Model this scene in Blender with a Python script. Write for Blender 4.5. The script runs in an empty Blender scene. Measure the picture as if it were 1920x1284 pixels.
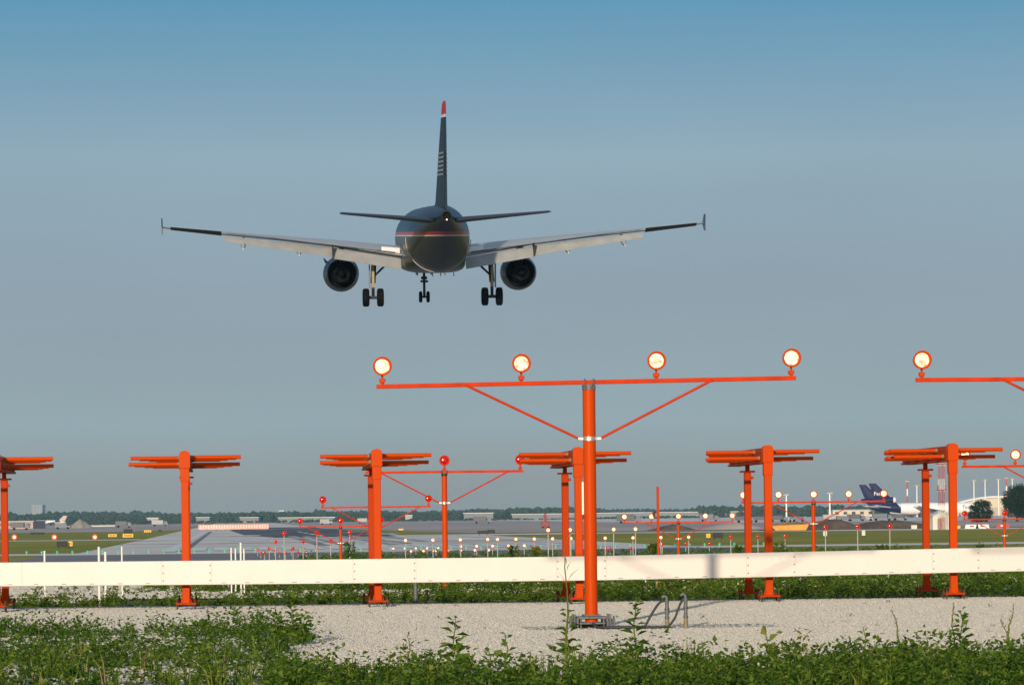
import bpy, math, random
import numpy as np
from mathutils import Vector, Matrix, Euler

# ------------------------------------------------------------------ camera, world, sun, exposure
random.seed(7); RNG = np.random.default_rng(11)
S = bpy.context.scene
COL = S.collection
F = 6470.0; ROLL = 0.0113; HX, HY = 960.0, 966.0; HC = 1.31
VPX = 430.0
TH = math.atan((HX - VPX) / F)            # the runway heads a little left of the view axis

cam_d = bpy.data.cameras.new("camera"); cam = bpy.data.objects.new("camera", cam_d); COL.objects.link(cam)
cam_d.sensor_width = 36.0; cam_d.lens = F / 1920 * 36.0
cam_d.shift_y = (HY - 642) / 1920
cam_d.clip_start = 0.5; cam_d.clip_end = 20000
cam.matrix_world = Matrix.Translation((0, 0, HC)) @ Euler((math.pi / 2, 0, 0)).to_matrix().to_4x4() @ Matrix.Rotation(-ROLL, 4, 'Z')
S.camera = cam

SUN_EL = math.radians(11.0); SUN_AZ = math.radians(10.8)      # light runs away from the camera and slightly right
W = bpy.data.worlds.new("World"); S.world = W; W.use_nodes = True
nt = W.node_tree; nt.nodes.clear()
wo = nt.nodes.new("ShaderNodeOutputWorld"); bg = nt.nodes.new("ShaderNodeBackground")
sky = nt.nodes.new("ShaderNodeTexSky"); sky.sky_type = 'NISHITA'; sky.sun_disc = False
sky.sun_elevation = SUN_EL; sky.sun_rotation = math.pi + SUN_AZ
sky.air_density = 1.6; sky.dust_density = 1.2; sky.ozone_density = 3.0
bg.inputs[1].default_value = 0.10
# hazy evening air: blue high up, paler and greyer towards the horizon, brighter on the sun's side
N_ = nt.nodes.new; L_ = nt.links.new
tcw = N_("ShaderNodeTexCoord"); sepw = N_("ShaderNodeSeparateXYZ"); mrw = N_("ShaderNodeMapRange"); mrw.inputs[2].default_value = .5
rpw = N_("ShaderNodeValToRGB"); L_(tcw.outputs["Generated"], sepw.inputs[0]); L_(sepw.outputs[2], mrw.inputs[0]); L_(mrw.outputs[0], rpw.inputs[0])
SKY = [(0, (.265, .265, .23)), (.014, (.272, .285, .262)), (.054, (.26, .362, .412)), (.126, (.225, .31, .394)), (.206, (.239, .354, .458)), (.296, (.078, .262, .435)), (.45, (.10, .23, .40)), (1.0, (.22, .28, .37))]
while len(rpw.color_ramp.elements) < len(SKY): rpw.color_ramp.elements.new(.5)
for i_, (p_, c_) in enumerate(SKY): rpw.color_ramp.elements[i_].position = p_; rpw.color_ramp.elements[i_].color = (*c_, 1)
scl = N_("ShaderNodeVectorMath"); scl.operation = 'SCALE'; scl.inputs["Scale"].default_value = 10.0; L_(rpw.outputs[0], scl.inputs[0])
dotw = N_("ShaderNodeVectorMath"); dotw.operation = 'DOT_PRODUCT'; L_(tcw.outputs["Generated"], dotw.inputs[0])
dotw.inputs[1].default_value = (-math.sin(SUN_AZ), -math.cos(SUN_AZ), .1)
mrs = N_("ShaderNodeMapRange"); mrs.inputs[1].default_value = -.6; mrs.inputs[2].default_value = .9; mrs.inputs[3].default_value = .13; mrs.inputs[4].default_value = .8
L_(dotw.outputs["Value"], mrs.inputs[0])
scn = N_("ShaderNodeVectorMath"); scn.operation = 'SCALE'; L_(sky.outputs[0], scn.inputs[0]); L_(mrs.outputs[0], scn.inputs["Scale"])
addw = N_("ShaderNodeVectorMath"); addw.operation = 'ADD'; L_(scl.outputs[0], addw.inputs[0]); L_(scn.outputs[0], addw.inputs[1])
nzm = N_("ShaderNodeMapping"); nzm.inputs["Scale"].default_value = (7, 7, 26); L_(tcw.outputs["Generated"], nzm.inputs[0])
nzw = N_("ShaderNodeTexNoise"); nzw.inputs["Scale"].default_value = 1.0; nzw.inputs["Detail"].default_value = 4; L_(nzm.outputs[0], nzw.inputs["Vector"])
nzr = N_("ShaderNodeMapRange"); nzr.inputs[1].default_value = .3; nzr.inputs[2].default_value = .7; nzr.inputs[3].default_value = .972; nzr.inputs[4].default_value = 1.028; L_(nzw.outputs["Fac"], nzr.inputs[0])
hzw = N_("ShaderNodeVectorMath"); hzw.operation = 'SCALE'; L_(addw.outputs[0], hzw.inputs[0]); L_(nzr.outputs[0], hzw.inputs["Scale"])
L_(hzw.outputs[0], bg.inputs[0]); L_(bg.outputs[0], wo.inputs[0])

sd = bpy.data.lights.new("sun", 'SUN'); sd.energy = 4.3; sd.angle = math.radians(0.9); sd.color = (1.0, 0.82, 0.60)
sun = bpy.data.objects.new("sun", sd); COL.objects.link(sun)
Ldir = Vector((math.sin(SUN_AZ) * math.cos(SUN_EL), math.cos(SUN_AZ) * math.cos(SUN_EL), -math.sin(SUN_EL)))
sun.rotation_euler = Ldir.to_track_quat('-Z', 'Y').to_euler()
sun.location = (0, -30, 40)
S.view_settings.view_transform = 'Standard'; S.view_settings.look = 'None'
S.view_settings.gamma = 1; S.view_settings.exposure = 0.0
S.cycles.volume_bounces = 1
S.cycles.max_bounces = 6

# ------------------------------------------------------------------ places
ZK = [(-400, 0), (50, 0), (60, -.15), (70, -.28), (300, -2.09), (30000, -2.09)]
def zg(y):
    for (a, za), (b, zb) in zip(ZK, ZK[1:]):
        if y <= b: return za + (zb - za) * (y - a) / (b - a)
    return ZK[-1][1]
def unroll(px, py):
    u, v = px - HX, HY - py
    return u * math.cos(ROLL) + v * math.sin(ROLL), -u * math.sin(ROLL) + v * math.cos(ROLL)
def at(px, py, D):                          # a pixel at a known distance
    u, v = unroll(px, py)
    return Vector((u * D / F, D, HC + v * D / F))
def gx(px, D):                              # on the ground at distance D
    u, v = unroll(px, HY + 30)
    return Vector((u * D / F, D, zg(D)))
def gp(px, py):                             # ground point behind a pixel
    u, v = unroll(px, py); D = 30.0
    for _ in range(60):
        D2 = F * (HC - zg(D)) / max(-v, 1.0); D = .5 * D + .5 * D2
    return Vector((u * D / F, D, zg(D)))
def rw(l, s):                               # runway frame: l to the right, s along
    return l * math.cos(TH) - s * math.sin(TH), l * math.sin(TH) + s * math.cos(TH)

# ------------------------------------------------------------------ mesh helpers
class MB:
    def __init__(self): self.v = []; self.f = []; self.m = []; self.sm = []; self.cur = 0
    def add(self, vs, fs, smooth=False):
        o = len(self.v); self.v += [tuple(p) for p in vs]
        for q in fs: self.f.append([i + o for i in q]); self.m.append(self.cur); self.sm.append(smooth)
        return self
    def box(self, x0, x1, y0, y1, z0, z1, M=None):
        vs = [Vector(p) for p in ((x0,y0,z0),(x1,y0,z0),(x1,y1,z0),(x0,y1,z0),(x0,y0,z1),(x1,y0,z1),(x1,y1,z1),(x0,y1,z1))]
        if M is not None: vs = [M @ p for p in vs]
        return self.add(vs, [(3,2,1,0),(4,5,6,7),(0,1,5,4),(1,2,6,5),(2,3,7,6),(3,0,4,7)])
    def cbox(self, x0, x1, y0, y1, z0, z1, b=.006, M=None):      # box with chamfered vertical and horizontal edges
        prof = lambda i: [(x0+i,y0),(x1-i,y0),(x1,y0+i),(x1,y1-i),(x1-i,y1),(x0+i,y1),(x0,y1-i),(x0,y0+i)]
        rings = []
        for z, ins in ((z0, b), (z0 + b, 0), (z1 - b, 0), (z1, b)):
            p = [(x0+b+ins,y0+ins),(x1-b-ins,y0+ins),(x1-ins,y0+b+ins),(x1-ins,y1-b-ins),(x1-b-ins,y1-ins),(x0+b+ins,y1-ins),(x0+ins,y1-b-ins),(x0+ins,y0+b+ins)]
            rings.append([Vector((a, c, z)) for a, c in p])
        vs = [q for r in rings for q in r]
        if M is not None: vs = [M @ q for q in vs]
        fs = [tuple(reversed(range(8))), tuple(range(24, 32))]
        for k in range(3):
            for i in range(8): j = (i + 1) % 8; fs.append((k*8+i, k*8+j, k*8+8+j, k*8+8+i))
        return self.add(vs, fs)
    def tube(self, a, b, r0, r1=None, n=12, caps=True, smooth=True):
        a, b = Vector(a), Vector(b); r1 = r0 if r1 is None else r1
        d = (b - a).normalized(); u = d.orthogonal().normalized(); w = d.cross(u)
        vs = []
        for p, r in ((a, r0), (b, r1)):
            for i in range(n):
                t = 2 * math.pi * i / n; vs.append(p + r * (math.cos(t) * u + math.sin(t) * w))
        self.add(vs, [(i, (i+1) % n, n + (i+1) % n, n + i) for i in range(n)], smooth)
        if caps: self.add(vs, [tuple(reversed(range(n))), tuple(range(n, 2*n))])
        return self
    def path(self, pts, r, n=8):
        pts = [Vector(p) for p in pts]; rings = []
        u = None
        for i, p in enumerate(pts):
            d = (pts[min(i+1, len(pts)-1)] - pts[max(i-1, 0)]).normalized()
            u = d.orthogonal().normalized() if u is None else (u - d * u.dot(d)).normalized()
            w = d.cross(u); rr = r[i] if isinstance(r, (list, tuple)) else r
            rings.append([p + rr * (math.cos(2*math.pi*k/n) * u + math.sin(2*math.pi*k/n) * w) for k in range(n)])
        return self.loft(rings, True)
    def loft(self, rings, smooth=True, caps=True):
        n = len(rings[0]); vs = [q for r in rings for q in r]; fs = []
        for k in range(len(rings) - 1):
            for i in range(n): j = (i+1) % n; fs.append((k*n+i, k*n+j, (k+1)*n+j, (k+1)*n+i))
        self.add(vs, fs, smooth)
        if caps: self.add(rings[0] + rings[-1], [tuple(reversed(range(n))), tuple(range(n, 2*n))])
        return self
    def lathe(self, prof, axis='Y', c=(0,0,0), n=24, M=None, smooth=True, caps=True):   # prof: (along axis, radius)
        c = Vector(c); rings = []
        for a, r in prof:
            ring = []
            for i in range(n):
                t = 2 * math.pi * i / n
                if axis == 'Y': p = Vector((r * math.cos(t), a, r * math.sin(t)))
                elif axis == 'Z': p = Vector((r * math.sin(t), r * math.cos(t), a))
                else: p = Vector((a, r * math.sin(t), r * math.cos(t)))
                ring.append((M @ p if M is not None else p) + c)
            rings.append(ring)
        return self.loft(rings, smooth, caps)
    def prism(self, poly, y0, y1, M=None):                       # poly in (x,z), extruded along y
        n = len(poly); vs = [Vector((x, y0, z)) for x, z in poly] + [Vector((x, y1, z)) for x, z in poly]
        if M is not None: vs = [M @ p for p in vs]
        fs = [tuple(range(n)), tuple(reversed(range(n, 2*n)))] + [(i, n+i, n+(i+1) % n, (i+1) % n) for i in range(n)]
        return self.add(vs, fs)
    def mesh(self, name, mats):
        me = bpy.data.meshes.new(name); me.from_pydata(self.v, [], self.f)
        mats = mats if isinstance(mats, (list, tuple)) else [mats]
        for q in mats: me.materials.append(q)
        me.polygons.foreach_set("material_index", self.m); me.polygons.foreach_set("use_smooth", self.sm)
        me.update(); return me
    def build(self, name, mats, parent=None, loc=None):
        return link(name, self.mesh(name, mats), parent, loc)

def link(name, data, parent=None, loc=None):
    o = bpy.data.objects.new(name, data); COL.objects.link(o)
    if parent is not None: o.parent = parent
    if loc is not None: o.location = loc
    return o
def tag(o, label, cat, group=None):
    o['label'] = label; o['category'] = cat
    if group: o['group'] = group
    return o
def thing(name, label, cat, loc=(0,0,0), rz=0.0, group=None):
    o = link(name, None, None, loc); o.rotation_euler = (0, 0, rz); o.empty_display_size = .2
    return tag(o, label, cat, group)
def dup(o, parent=None):
    c = o.copy(); COL.objects.link(c)
    if parent is not None: c.parent = parent
    for ch in list(o.children): dup(ch, c)
    return c
def structure(o): o['kind'] = 'structure'; return o
def stuff(o): o['kind'] = 'stuff'; return o

# ------------------------------------------------------------------ materials
def mat(name, col, rough=.6, metal=0.0, var=.0, vscale=3.0, bump=0.0, bscale=40.0, spec=.5, dirt=None):
    m = bpy.data.materials.new(name); m.use_nodes = True; t = m.node_tree; b = t.nodes["Principled BSDF"]
    b.inputs["Base Color"].default_value = (*col, 1); b.inputs["Roughness"].default_value = rough
    b.inputs["Metallic"].default_value = metal; b.inputs["Specular IOR Level"].default_value = spec
    tc = t.nodes.new("ShaderNodeTexCoord")
    if var > 0:
        n = t.nodes.new("ShaderNodeTexNoise"); n.inputs["Scale"].default_value = vscale; n.inputs["Detail"].default_value = 6
        t.links.new(tc.outputs["Object"], n.inputs["Vector"])
        r = t.nodes.new("ShaderNodeValToRGB"); r.color_ramp.elements[0].position = .3; r.color_ramp.elements[1].position = .7
        r.color_ramp.elements[0].color = (*[c * (1 - var) for c in (dirt or col)], 1)
        r.color_ramp.elements[1].color = (*[min(1, c * (1 + var * .6)) for c in col], 1)
        t.links.new(n.outputs["Fac"], r.inputs[0]); t.links.new(r.outputs[0], b.inputs["Base Color"])
    if bump > 0:
        n2 = t.nodes.new("ShaderNodeTexNoise"); n2.inputs["Scale"].default_value = bscale; n2.inputs["Detail"].default_value = 4
        t.links.new(tc.outputs["Object"], n2.inputs["Vector"])
        bp = t.nodes.new("ShaderNodeBump"); bp.inputs["Strength"].default_value = bump; bp.inputs["Distance"].default_value = .01
        t.links.new(n2.outputs["Fac"], bp.inputs["Height"]); t.links.new(bp.outputs[0], b.inputs["Normal"])
    return m

def paint_mat(name, dirty, base, faded, rough, spec):
    m = mat(name, base, rough, spec=spec, bump=.1, bscale=60); t = m.node_tree; b = t.nodes["Principled BSDF"]
    tc = t.nodes.new("ShaderNodeTexCoord"); mp = t.nodes.new("ShaderNodeMapping"); mp.inputs["Scale"].default_value = (9, 9, 1.3)
    n = t.nodes.new("ShaderNodeTexNoise"); n.inputs["Scale"].default_value = 1.6; n.inputs["Detail"].default_value = 8; n.inputs["Roughness"].default_value = .7
    t.links.new(tc.outputs["Object"], mp.inputs[0]); t.links.new(mp.outputs[0], n.inputs["Vector"])
    r = t.nodes.new("ShaderNodeValToRGB"); e = r.color_ramp.elements; e.new(.5); e.new(.5)
    for i, (p, c) in enumerate(((.26, dirty), (.40, base), (.60, base), (.74, faded))): e[i].position = p; e[i].color = (*c, 1)
    t.links.new(n.outputs["Fac"], r.inputs[0]); t.links.new(r.outputs[0], b.inputs["Base Color"]); return m
def ramp_mat(name, scale, stops, rough=.9, bump=0, bscale=None, bdist=.02, stretch=(1,1,1), voronoi=None, detail=8):
    m = bpy.data.materials.new(name); m.use_nodes = True; t = m.node_tree; b = t.nodes["Principled BSDF"]
    b.inputs["Roughness"].default_value = rough; b.inputs["Specular IOR Level"].default_value = .2
    tc = t.nodes.new("ShaderNodeTexCoord"); mp = t.nodes.new("ShaderNodeMapping"); mp.inputs["Scale"].default_value = stretch
    t.links.new(tc.outputs["Object"], mp.inputs[0])
    n = t.nodes.new("ShaderNodeTexNoise"); n.inputs["Scale"].default_value = scale; n.inputs["Detail"].default_value = detail
    n.inputs["Roughness"].default_value = .65
    t.links.new(mp.outputs[0], n.inputs["Vector"])
    r = t.nodes.new("ShaderNodeValToRGB"); e = r.color_ramp.elements
    while len(e) < len(stops): e.new(.5)
    for i, (p, c) in enumerate(stops): e[i].position = p; e[i].color = (*c, 1)
    t.links.new(n.outputs["Fac"], r.inputs[0]); out = r.outputs[0]
    if voronoi:
        vs, amt = voronoi
        v = t.nodes.new("ShaderNodeTexVoronoi"); v.inputs["Scale"].default_value = vs
        t.links.new(tc.outputs["Object"], v.inputs["Vector"])
        sp = t.nodes.new("ShaderNodeSeparateColor"); t.links.new(v.outputs["Color"], sp.inputs[0])
        mr = t.nodes.new("ShaderNodeMapRange"); mr.inputs[3].default_value = 1 - amt; mr.inputs[4].default_value = 1 + amt * .6
        t.links.new(sp.outputs[0], mr.inputs[0])
        mx = t.nodes.new("ShaderNodeMix"); mx.data_type = 'RGBA'; mx.blend_type = 'MULTIPLY'; mx.inputs[0].default_value = 1
        t.links.new(out, mx.inputs[6]); t.links.new(mr.outputs[0], mx.inputs[7]); out = mx.outputs[2]
        if bump:
            bp = t.nodes.new("ShaderNodeBump"); bp.inputs["Strength"].default_value = bump; bp.inputs["Distance"].default_value = bdist
            bp.invert = True
            t.links.new(v.outputs["Distance"], bp.inputs["Height"]); t.links.new(bp.outputs[0], b.inputs["Normal"])
    elif bump:
        n2 = t.nodes.new("ShaderNodeTexNoise"); n2.inputs["Scale"].default_value = bscale or scale * 8; n2.inputs["Detail"].default_value = 5
        t.links.new(tc.outputs["Object"], n2.inputs["Vector"])
        bp = t.nodes.new("ShaderNodeBump"); bp.inputs["Strength"].default_value = bump; bp.inputs["Distance"].default_value = bdist
        t.links.new(n2.outputs["Fac"], bp.inputs["Height"]); t.links.new(bp.outputs[0], b.inputs["Normal"])
    t.links.new(out, b.inputs["Base Color"])
    return m

def leaf_mat(name, cols, transl=.35):
    m = bpy.data.materials.new(name); m.use_nodes = True; t = m.node_tree; t.nodes.clear()
    o = t.nodes.new("ShaderNodeOutputMaterial"); g = t.nodes.new("ShaderNodeNewGeometry")
    r = t.nodes.new("ShaderNodeValToRGB"); e = r.color_ramp.elements
    while len(e) < len(cols): e.new(.5)
    for i, c in enumerate(cols): e[i].position = i / (len(cols) - 1); e[i].color = (*c, 1)
    t.links.new(g.outputs["Random Per Island"], r.inputs[0])
    d = t.nodes.new("ShaderNodeBsdfPrincipled"); d.inputs["Roughness"].default_value = .55; d.inputs["Specular IOR Level"].default_value = .10
    tr = t.nodes.new("ShaderNodeBsdfTranslucent"); mx = t.nodes.new("ShaderNodeMixShader"); mx.inputs[0].default_value = transl
    t.links.new(r.outputs[0], d.inputs["Base Color"]); t.links.new(r.outputs[0], tr.inputs[0])
    t.links.new(d.outputs[0], mx.inputs[1]); t.links.new(tr.outputs[0], mx.inputs[2]); t.links.new(mx.outputs[0], o.inputs[0])
    return m

def lens_mat(name, base, emit, lo, hi, scale):
    m = bpy.data.materials.new(name); m.use_nodes = True; t = m.node_tree; b = t.nodes["Principled BSDF"]
    b.inputs["Base Color"].default_value = (*base, 1); b.inputs["Roughness"].default_value = .12
    b.inputs["Emission Color"].default_value = (*emit, 1)
    tc = t.nodes.new("ShaderNodeTexCoord"); n = t.nodes.new("ShaderNodeTexNoise"); n.inputs["Scale"].default_value = scale
    n.inputs["Detail"].default_value = 3
    oi = t.nodes.new("ShaderNodeObjectInfo"); ad = t.nodes.new("ShaderNodeVectorMath"); ad.operation = 'ADD'
    t.links.new(tc.outputs["Object"], ad.inputs[0]); t.links.new(oi.outputs["Location"], ad.inputs[1])
    t.links.new(ad.outputs[0], n.inputs["Vector"])
    mr = t.nodes.new("ShaderNodeMapRange"); mr.inputs[1].default_value = .35; mr.inputs[2].default_value = .62
    mr.inputs[3].default_value = lo; mr.inputs[4].default_value = hi
    t.links.new(n.outputs["Fac"], mr.inputs[0]); t.links.new(mr.outputs[0], b.inputs["Emission Strength"])
    return m

ORANGE = paint_mat("orange_paint", (.30, .030, .003), (.50, .050, .0), (.57, .075, .004), .42, .09)
ORANGE_DULL = paint_mat("orange_paint_dull", (.24, .022, .003), (.41, .037, .0), (.48, .060, .005), .5, .08)
RED_PAINT = mat("red_orange_paint", (.52, .036, .001), .5, var=.2, vscale=5, spec=.1)
RUST = mat("rusty_steel", (.10, .045, .025), .8, .3, var=.4, vscale=12, bump=.4, bscale=80)
BRASS = mat("brown_insulator", (.22, .17, .08), .55, var=.2, vscale=20)
ALU = mat("brushed_aluminium", (.62, .62, .60), .35, .85, var=.15, vscale=18)
GALV = mat("galvanised_steel", (.12, .128, .135), .6, .3, var=.3, vscale=25, bump=.1, bscale=120)
DARKMETAL = mat("dark_metal", (.03, .03, .031), .6, .2, var=.3, vscale=20)
WHITE = mat("white_panel_paint", (.66, .615, .575), .45, var=.035, vscale=1.7, bump=.06, bscale=8)
PVC = mat("white_plastic_pipe", (.75, .73, .66), .5, var=.1, vscale=8)
RUBBER = mat("black_rubber", (.003, .003, .0033), .85, var=.3, vscale=8, spec=.15)
HOSE = mat("grey_flexible_conduit", (.03, .032, .035), .5, var=.2, vscale=60, bump=.6, bscale=120)
POLEGREY = mat("grey_pole", (.36, .36, .32), .6, .2, var=.15, vscale=6)
LENS_W = lens_mat("lit_clear_lens", (.22, .20, .16), (1.0, .78, .42), .5, 2.2, 16)
LENS_WF = lens_mat("lit_clear_lens_far", (.3, .25, .2), (1.0, .66, .32), 1.2, 2.4, 30)
LENS_R = lens_mat("lit_red_lens", (.16, .002, .002), (1.0, .018, .012), .06, .62, 26)
LENS_G = lens_mat("lit_green_lens", (.0, .3, .2), (.0, .36, .22), .5, 1.0, 40)
GRAVEL = ramp_mat("pale_gravel", .5, [(.3, (.40, .36, .29)), (.5, (.50, .46, .38)), (.72, (.58, .54, .46))], bump=.4, bdist=.02, voronoi=(34, .18))
GRAVEL2 = ramp_mat("grey_gravel", 1.6, [(.3, (.40, .36, .29)), (.55, (.54, .50, .42)), (.75, (.62, .58, .49))], bump=.8, bdist=.03, voronoi=(18, .45))
def stone_mat():
    m = bpy.data.materials.new("limestone_chips"); m.use_nodes = True; t = m.node_tree; b = t.nodes["Principled BSDF"]; b.inputs["Roughness"].default_value = .9; b.inputs["Specular IOR Level"].default_value = .2
    oi = t.nodes.new("ShaderNodeObjectInfo"); r = t.nodes.new("ShaderNodeValToRGB"); e = r.color_ramp.elements; e.new(.5)
    for i, (p, c) in enumerate([(0, (.39, .370, .33)), (.5, (.43, .410, .365)), (1, (.485, .465, .42))]): e[i].position = p; e[i].color = (*c, 1)
    t.links.new(oi.outputs["Random"], r.inputs[0]); t.links.new(r.outputs[0], b.inputs["Base Color"]); return m
STONE = stone_mat()
GRASS = ramp_mat("mown_grass", .035, [(.28, (.15, .165, .010)), (.5, (.235, .222, .016)), (.72, (.34, .29, .035))], bump=.8, bscale=3, bdist=.2, stretch=(1, .35, 1), detail=12)
NEARGRASS = ramp_mat("weedy_soil", 1.2, [(.3, (.05, .058, .016)), (.55, (.10, .105, .03)), (.75, (.20, .17, .09))], bump=.6, bscale=20, bdist=.05)
DIRT = ramp_mat("graded_earth", .012, [(.3, (.28, .225, .185)), (.5, (.38, .32, .28)), (.7, (.48, .425, .38))], bump=.5, bscale=.3, bdist=.5, stretch=(1, .3, 1))
DARKDIRT = ramp_mat("dark_topsoil", .3, [(.3, (.055, .04, .03)), (.55, (.10, .075, .055)), (.75, (.16, .12, .09))], bump=.7, bscale=2, bdist=.3)
CONCRETE = ramp_mat("runway_concrete", .05, [(.28, (.44, .40, .36)), (.5, (.61, .56, .505)), (.72, (.74, .685, .625))], stretch=(1, .25, 1), detail=10)
ASPHALT = ramp_mat("asphalt", .06, [(.3, (.16, .16, .165)), (.5, (.19, .19, .195)), (.7, (.22, .218, .215))], stretch=(1, .3, 1))
TYREMARK = ramp_mat("tyre_rubber_streaks", .02, [(.3, (.05, .055, .063)), (.5, (.085, .09, .10)), (.75, (.30, .30, .30))], stretch=(6, .2, 1))
MARKING = mat("white_marking_paint", (.68, .67, .64), .7, var=.25, vscale=.5)
WEED_A = leaf_mat("broad_weed_leaves", [(.024, .062, .006), (.052, .118, .010), (.088, .160, .016), (.155, .21, .03)])
WEED_B = leaf_mat("pale_weed_leaves", [(.07, .125, .012), (.11, .165, .016), (.16, .20, .026), (.22, .22, .04)])
DRYGRASS = leaf_mat("dry_grass", [(.22, .16, .07), (.30, .22, .11), (.16, .14, .05)], .2)
FLOWER = leaf_mat("white_flowers", [(.5, .45, .3), (.6, .55, .45), (.45, .38, .12)], .2)
TREELEAF = leaf_mat("tree_leaves", [(.012, .028, .010), (.022, .045, .014), (.035, .062, .02)], .25)
FARLEAF = ramp_mat("far_wood_foliage", .05, [(.3, (.016, .032, .014)), (.5, (.03, .05, .02)), (.7, (.05, .07, .03))])
BARK = mat("bark", (.06, .045, .03), .9, var=.4, vscale=6)
YELLOW = mat("yellow_sign_face", (.70, .42, .02), .5, var=.1, vscale=3)
BLACK = mat("black_sign_back", (.012, .012, .012), .7, var=.2, vscale=3)

# ------------------------------------------------------------------ ground
def sheet(name, quads_l_s, m, lift, frame='rw', step=6.0):
    """flat sheets following the ground; quads given as (l0,l1,s0,s1) or polygons of rows (s, l0, l1)"""
    b = MB()
    for rows in quads_l_s:
        vs = []; n = 0
        R = []
        for (s0, a0, b0), (s1, a1, b1) in zip(rows, rows[1:]):
            k = max(1, int((s1 - s0) / (step if s0 < 320 else 60)))
            for i in range(k):
                t = i / k; R.append((s0 + (s1-s0)*t, a0 + (a1-a0)*t, b0 + (b1-b0)*t))
        R.append(rows[-1])
        nx = 6
        for s, l0, l1 in R:
            for i in range(nx + 1):
                l = l0 + (l1 - l0) * i / nx
                x, y = rw(l, s) if frame == 'rw' else (l, s)
                vs.append((x, y, zg(y) + lift))
        w = nx + 1
        b.add(vs, [(r*w+i, r*w+i+1, (r+1)*w+i+1, (r+1)*w+i) for r in range(len(R)-1) for i in range(nx)])
    return structure(b.build(name, m))
def rect(l0, l1, s0, s1): return [(s0, l0, l1), (s1, l0, l1)]

b = MB(); ys = [-300, 20, 50, 60, 70, 100, 150, 200, 250, 300, 400, 600, 1000, 2000, 4000, 7500]; xs = [-3500, -800, -200, -60, -20, 0, 20, 60, 200, 800, 3500]
b.add([(x, y, zg(y)) for y in ys for x in xs], [(j*len(xs)+i, j*len(xs)+i+1, (j+1)*len(xs)+i+1, (j+1)*len(xs)+i) for j in range(len(ys)-1) for i in range(len(xs)-1)])
structure(b.build("ground", GRASS))
def ragged(name, m, y0, y1, x0, x1, lift, amp0, amp1, n=160, seed=1):
    rg = np.random.default_rng(seed); b = MB(); vs = []; k = 8
    def wob(i, s): return math.sin(i*.21+s)*.5 + math.sin(i*.57+2*s)*.3 + math.sin(i*1.31+s*3)*.2
    for j in range(k + 1):
        for i in range(n + 1):
            x = x0 + (x1-x0)*i/n; ya = y0 + amp0*wob(i, seed); yb = y1 + amp1*wob(i, seed+1.7)
            y = ya + (yb-ya)*j/k; vs.append((x, y, zg(y) + lift))
    b.add(vs, [(j*(n+1)+i, j*(n+1)+i+1, (j+1)*(n+1)+i+1, (j+1)*(n+1)+i) for j in range(k) for i in range(n)])
    return structure(b.build(name, m))
ragged("weedy_verge", NEARGRASS, 51.0, 110, -40, 60, .012, .3, 6, seed=2)
ragged("gravel_pad", GRAVEL, 5, 52.0, -40, 60, .024, 0, .25, seed=3)
ragged("gravel_clearing", GRAVEL2, 57.0, 92.0, -16, -7.2, .036, .35, 1.5, n=60, seed=5)
ragged("gravel_track", GRAVEL2, 64.5, 76, -7.4, 24, .036, .5, .8, seed=6)

sheet("runway_shoulder", [[(356, -15.5, 47), (600, -14.5, 45), (604, -14.5, 31.5), (1400, -13, 31.5), (2600, -10, 31)]], CONCRETE, .02)
sheet("overrun", [rect(-18, 47.5, 150, 336)], ASPHALT, .02)
sheet("threshold_apron", [rect(-75, 190, 336, 356)], CONCRETE, .03)
sheet("taxiway", [rect(-120, -15, 575, 600), rect(31.5, 320, 600, 640)], CONCRETE, .03)
sheet("runway_touchdown_rubber", [[(600, 8, 29), (700, 3, 31), (1000, 0, 31), (1250, 6, 28)]], TYREMARK, .05)
sheet("runway_tyre_streaks", [rect(10.5, 12.2, 415, 640), rect(13.4, 14.4, 400, 640), rect(19.2, 20.6, 408, 640), rect(21.6, 22.8, 430, 640), rect(26, 27, 470, 640)], ramp_mat("streaky_concrete", .12, [(.35, (.16, .155, .15)), (.6, (.42, .39, .36))], stretch=(4, .12, 1)), .055)
mk = [rect(-7.0, -5.6, 358, 2400), rect(39.2, 40.4, 358, 598)]
for k in range(8):
    for sgn in (-1, 1):
        c = 16.8 + sgn * (2.2 + 2.7 * k * .93 + .4); mk.append(rect(c - .85, c + .85, 366, 410))
for k in range(7): mk.append(rect(16.3, 17.3, 440 + k*61, 476 + k*61))
for s in (520, 670):
    for c in (4, 29): mk.append(rect(c - 4 if c < 10 else c - 2, c + 2 if c < 10 else c + 4, s, s + 24))
sheet("runway_markings", mk, MARKING, .06)
sheet("runway_joint_lines", [rect(-5.2, -4.5, 358, 900), rect(-15.5, 47, 470, 473), rect(-15.5, 46, 545, 548)], ASPHALT, .065)
sheet("graded_field", [[(1000, -1200, -30), (1100, -1200, -16), (3600, -2600, -12)], [(680, 47, 420), (1000, 32, 900), (3600, 33, 2600)]], DIRT, .03)
sheet("cargo_apron", [[(1150, 160, 900), (3300, 200, 2400)]], CONCRETE, .05)

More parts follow.
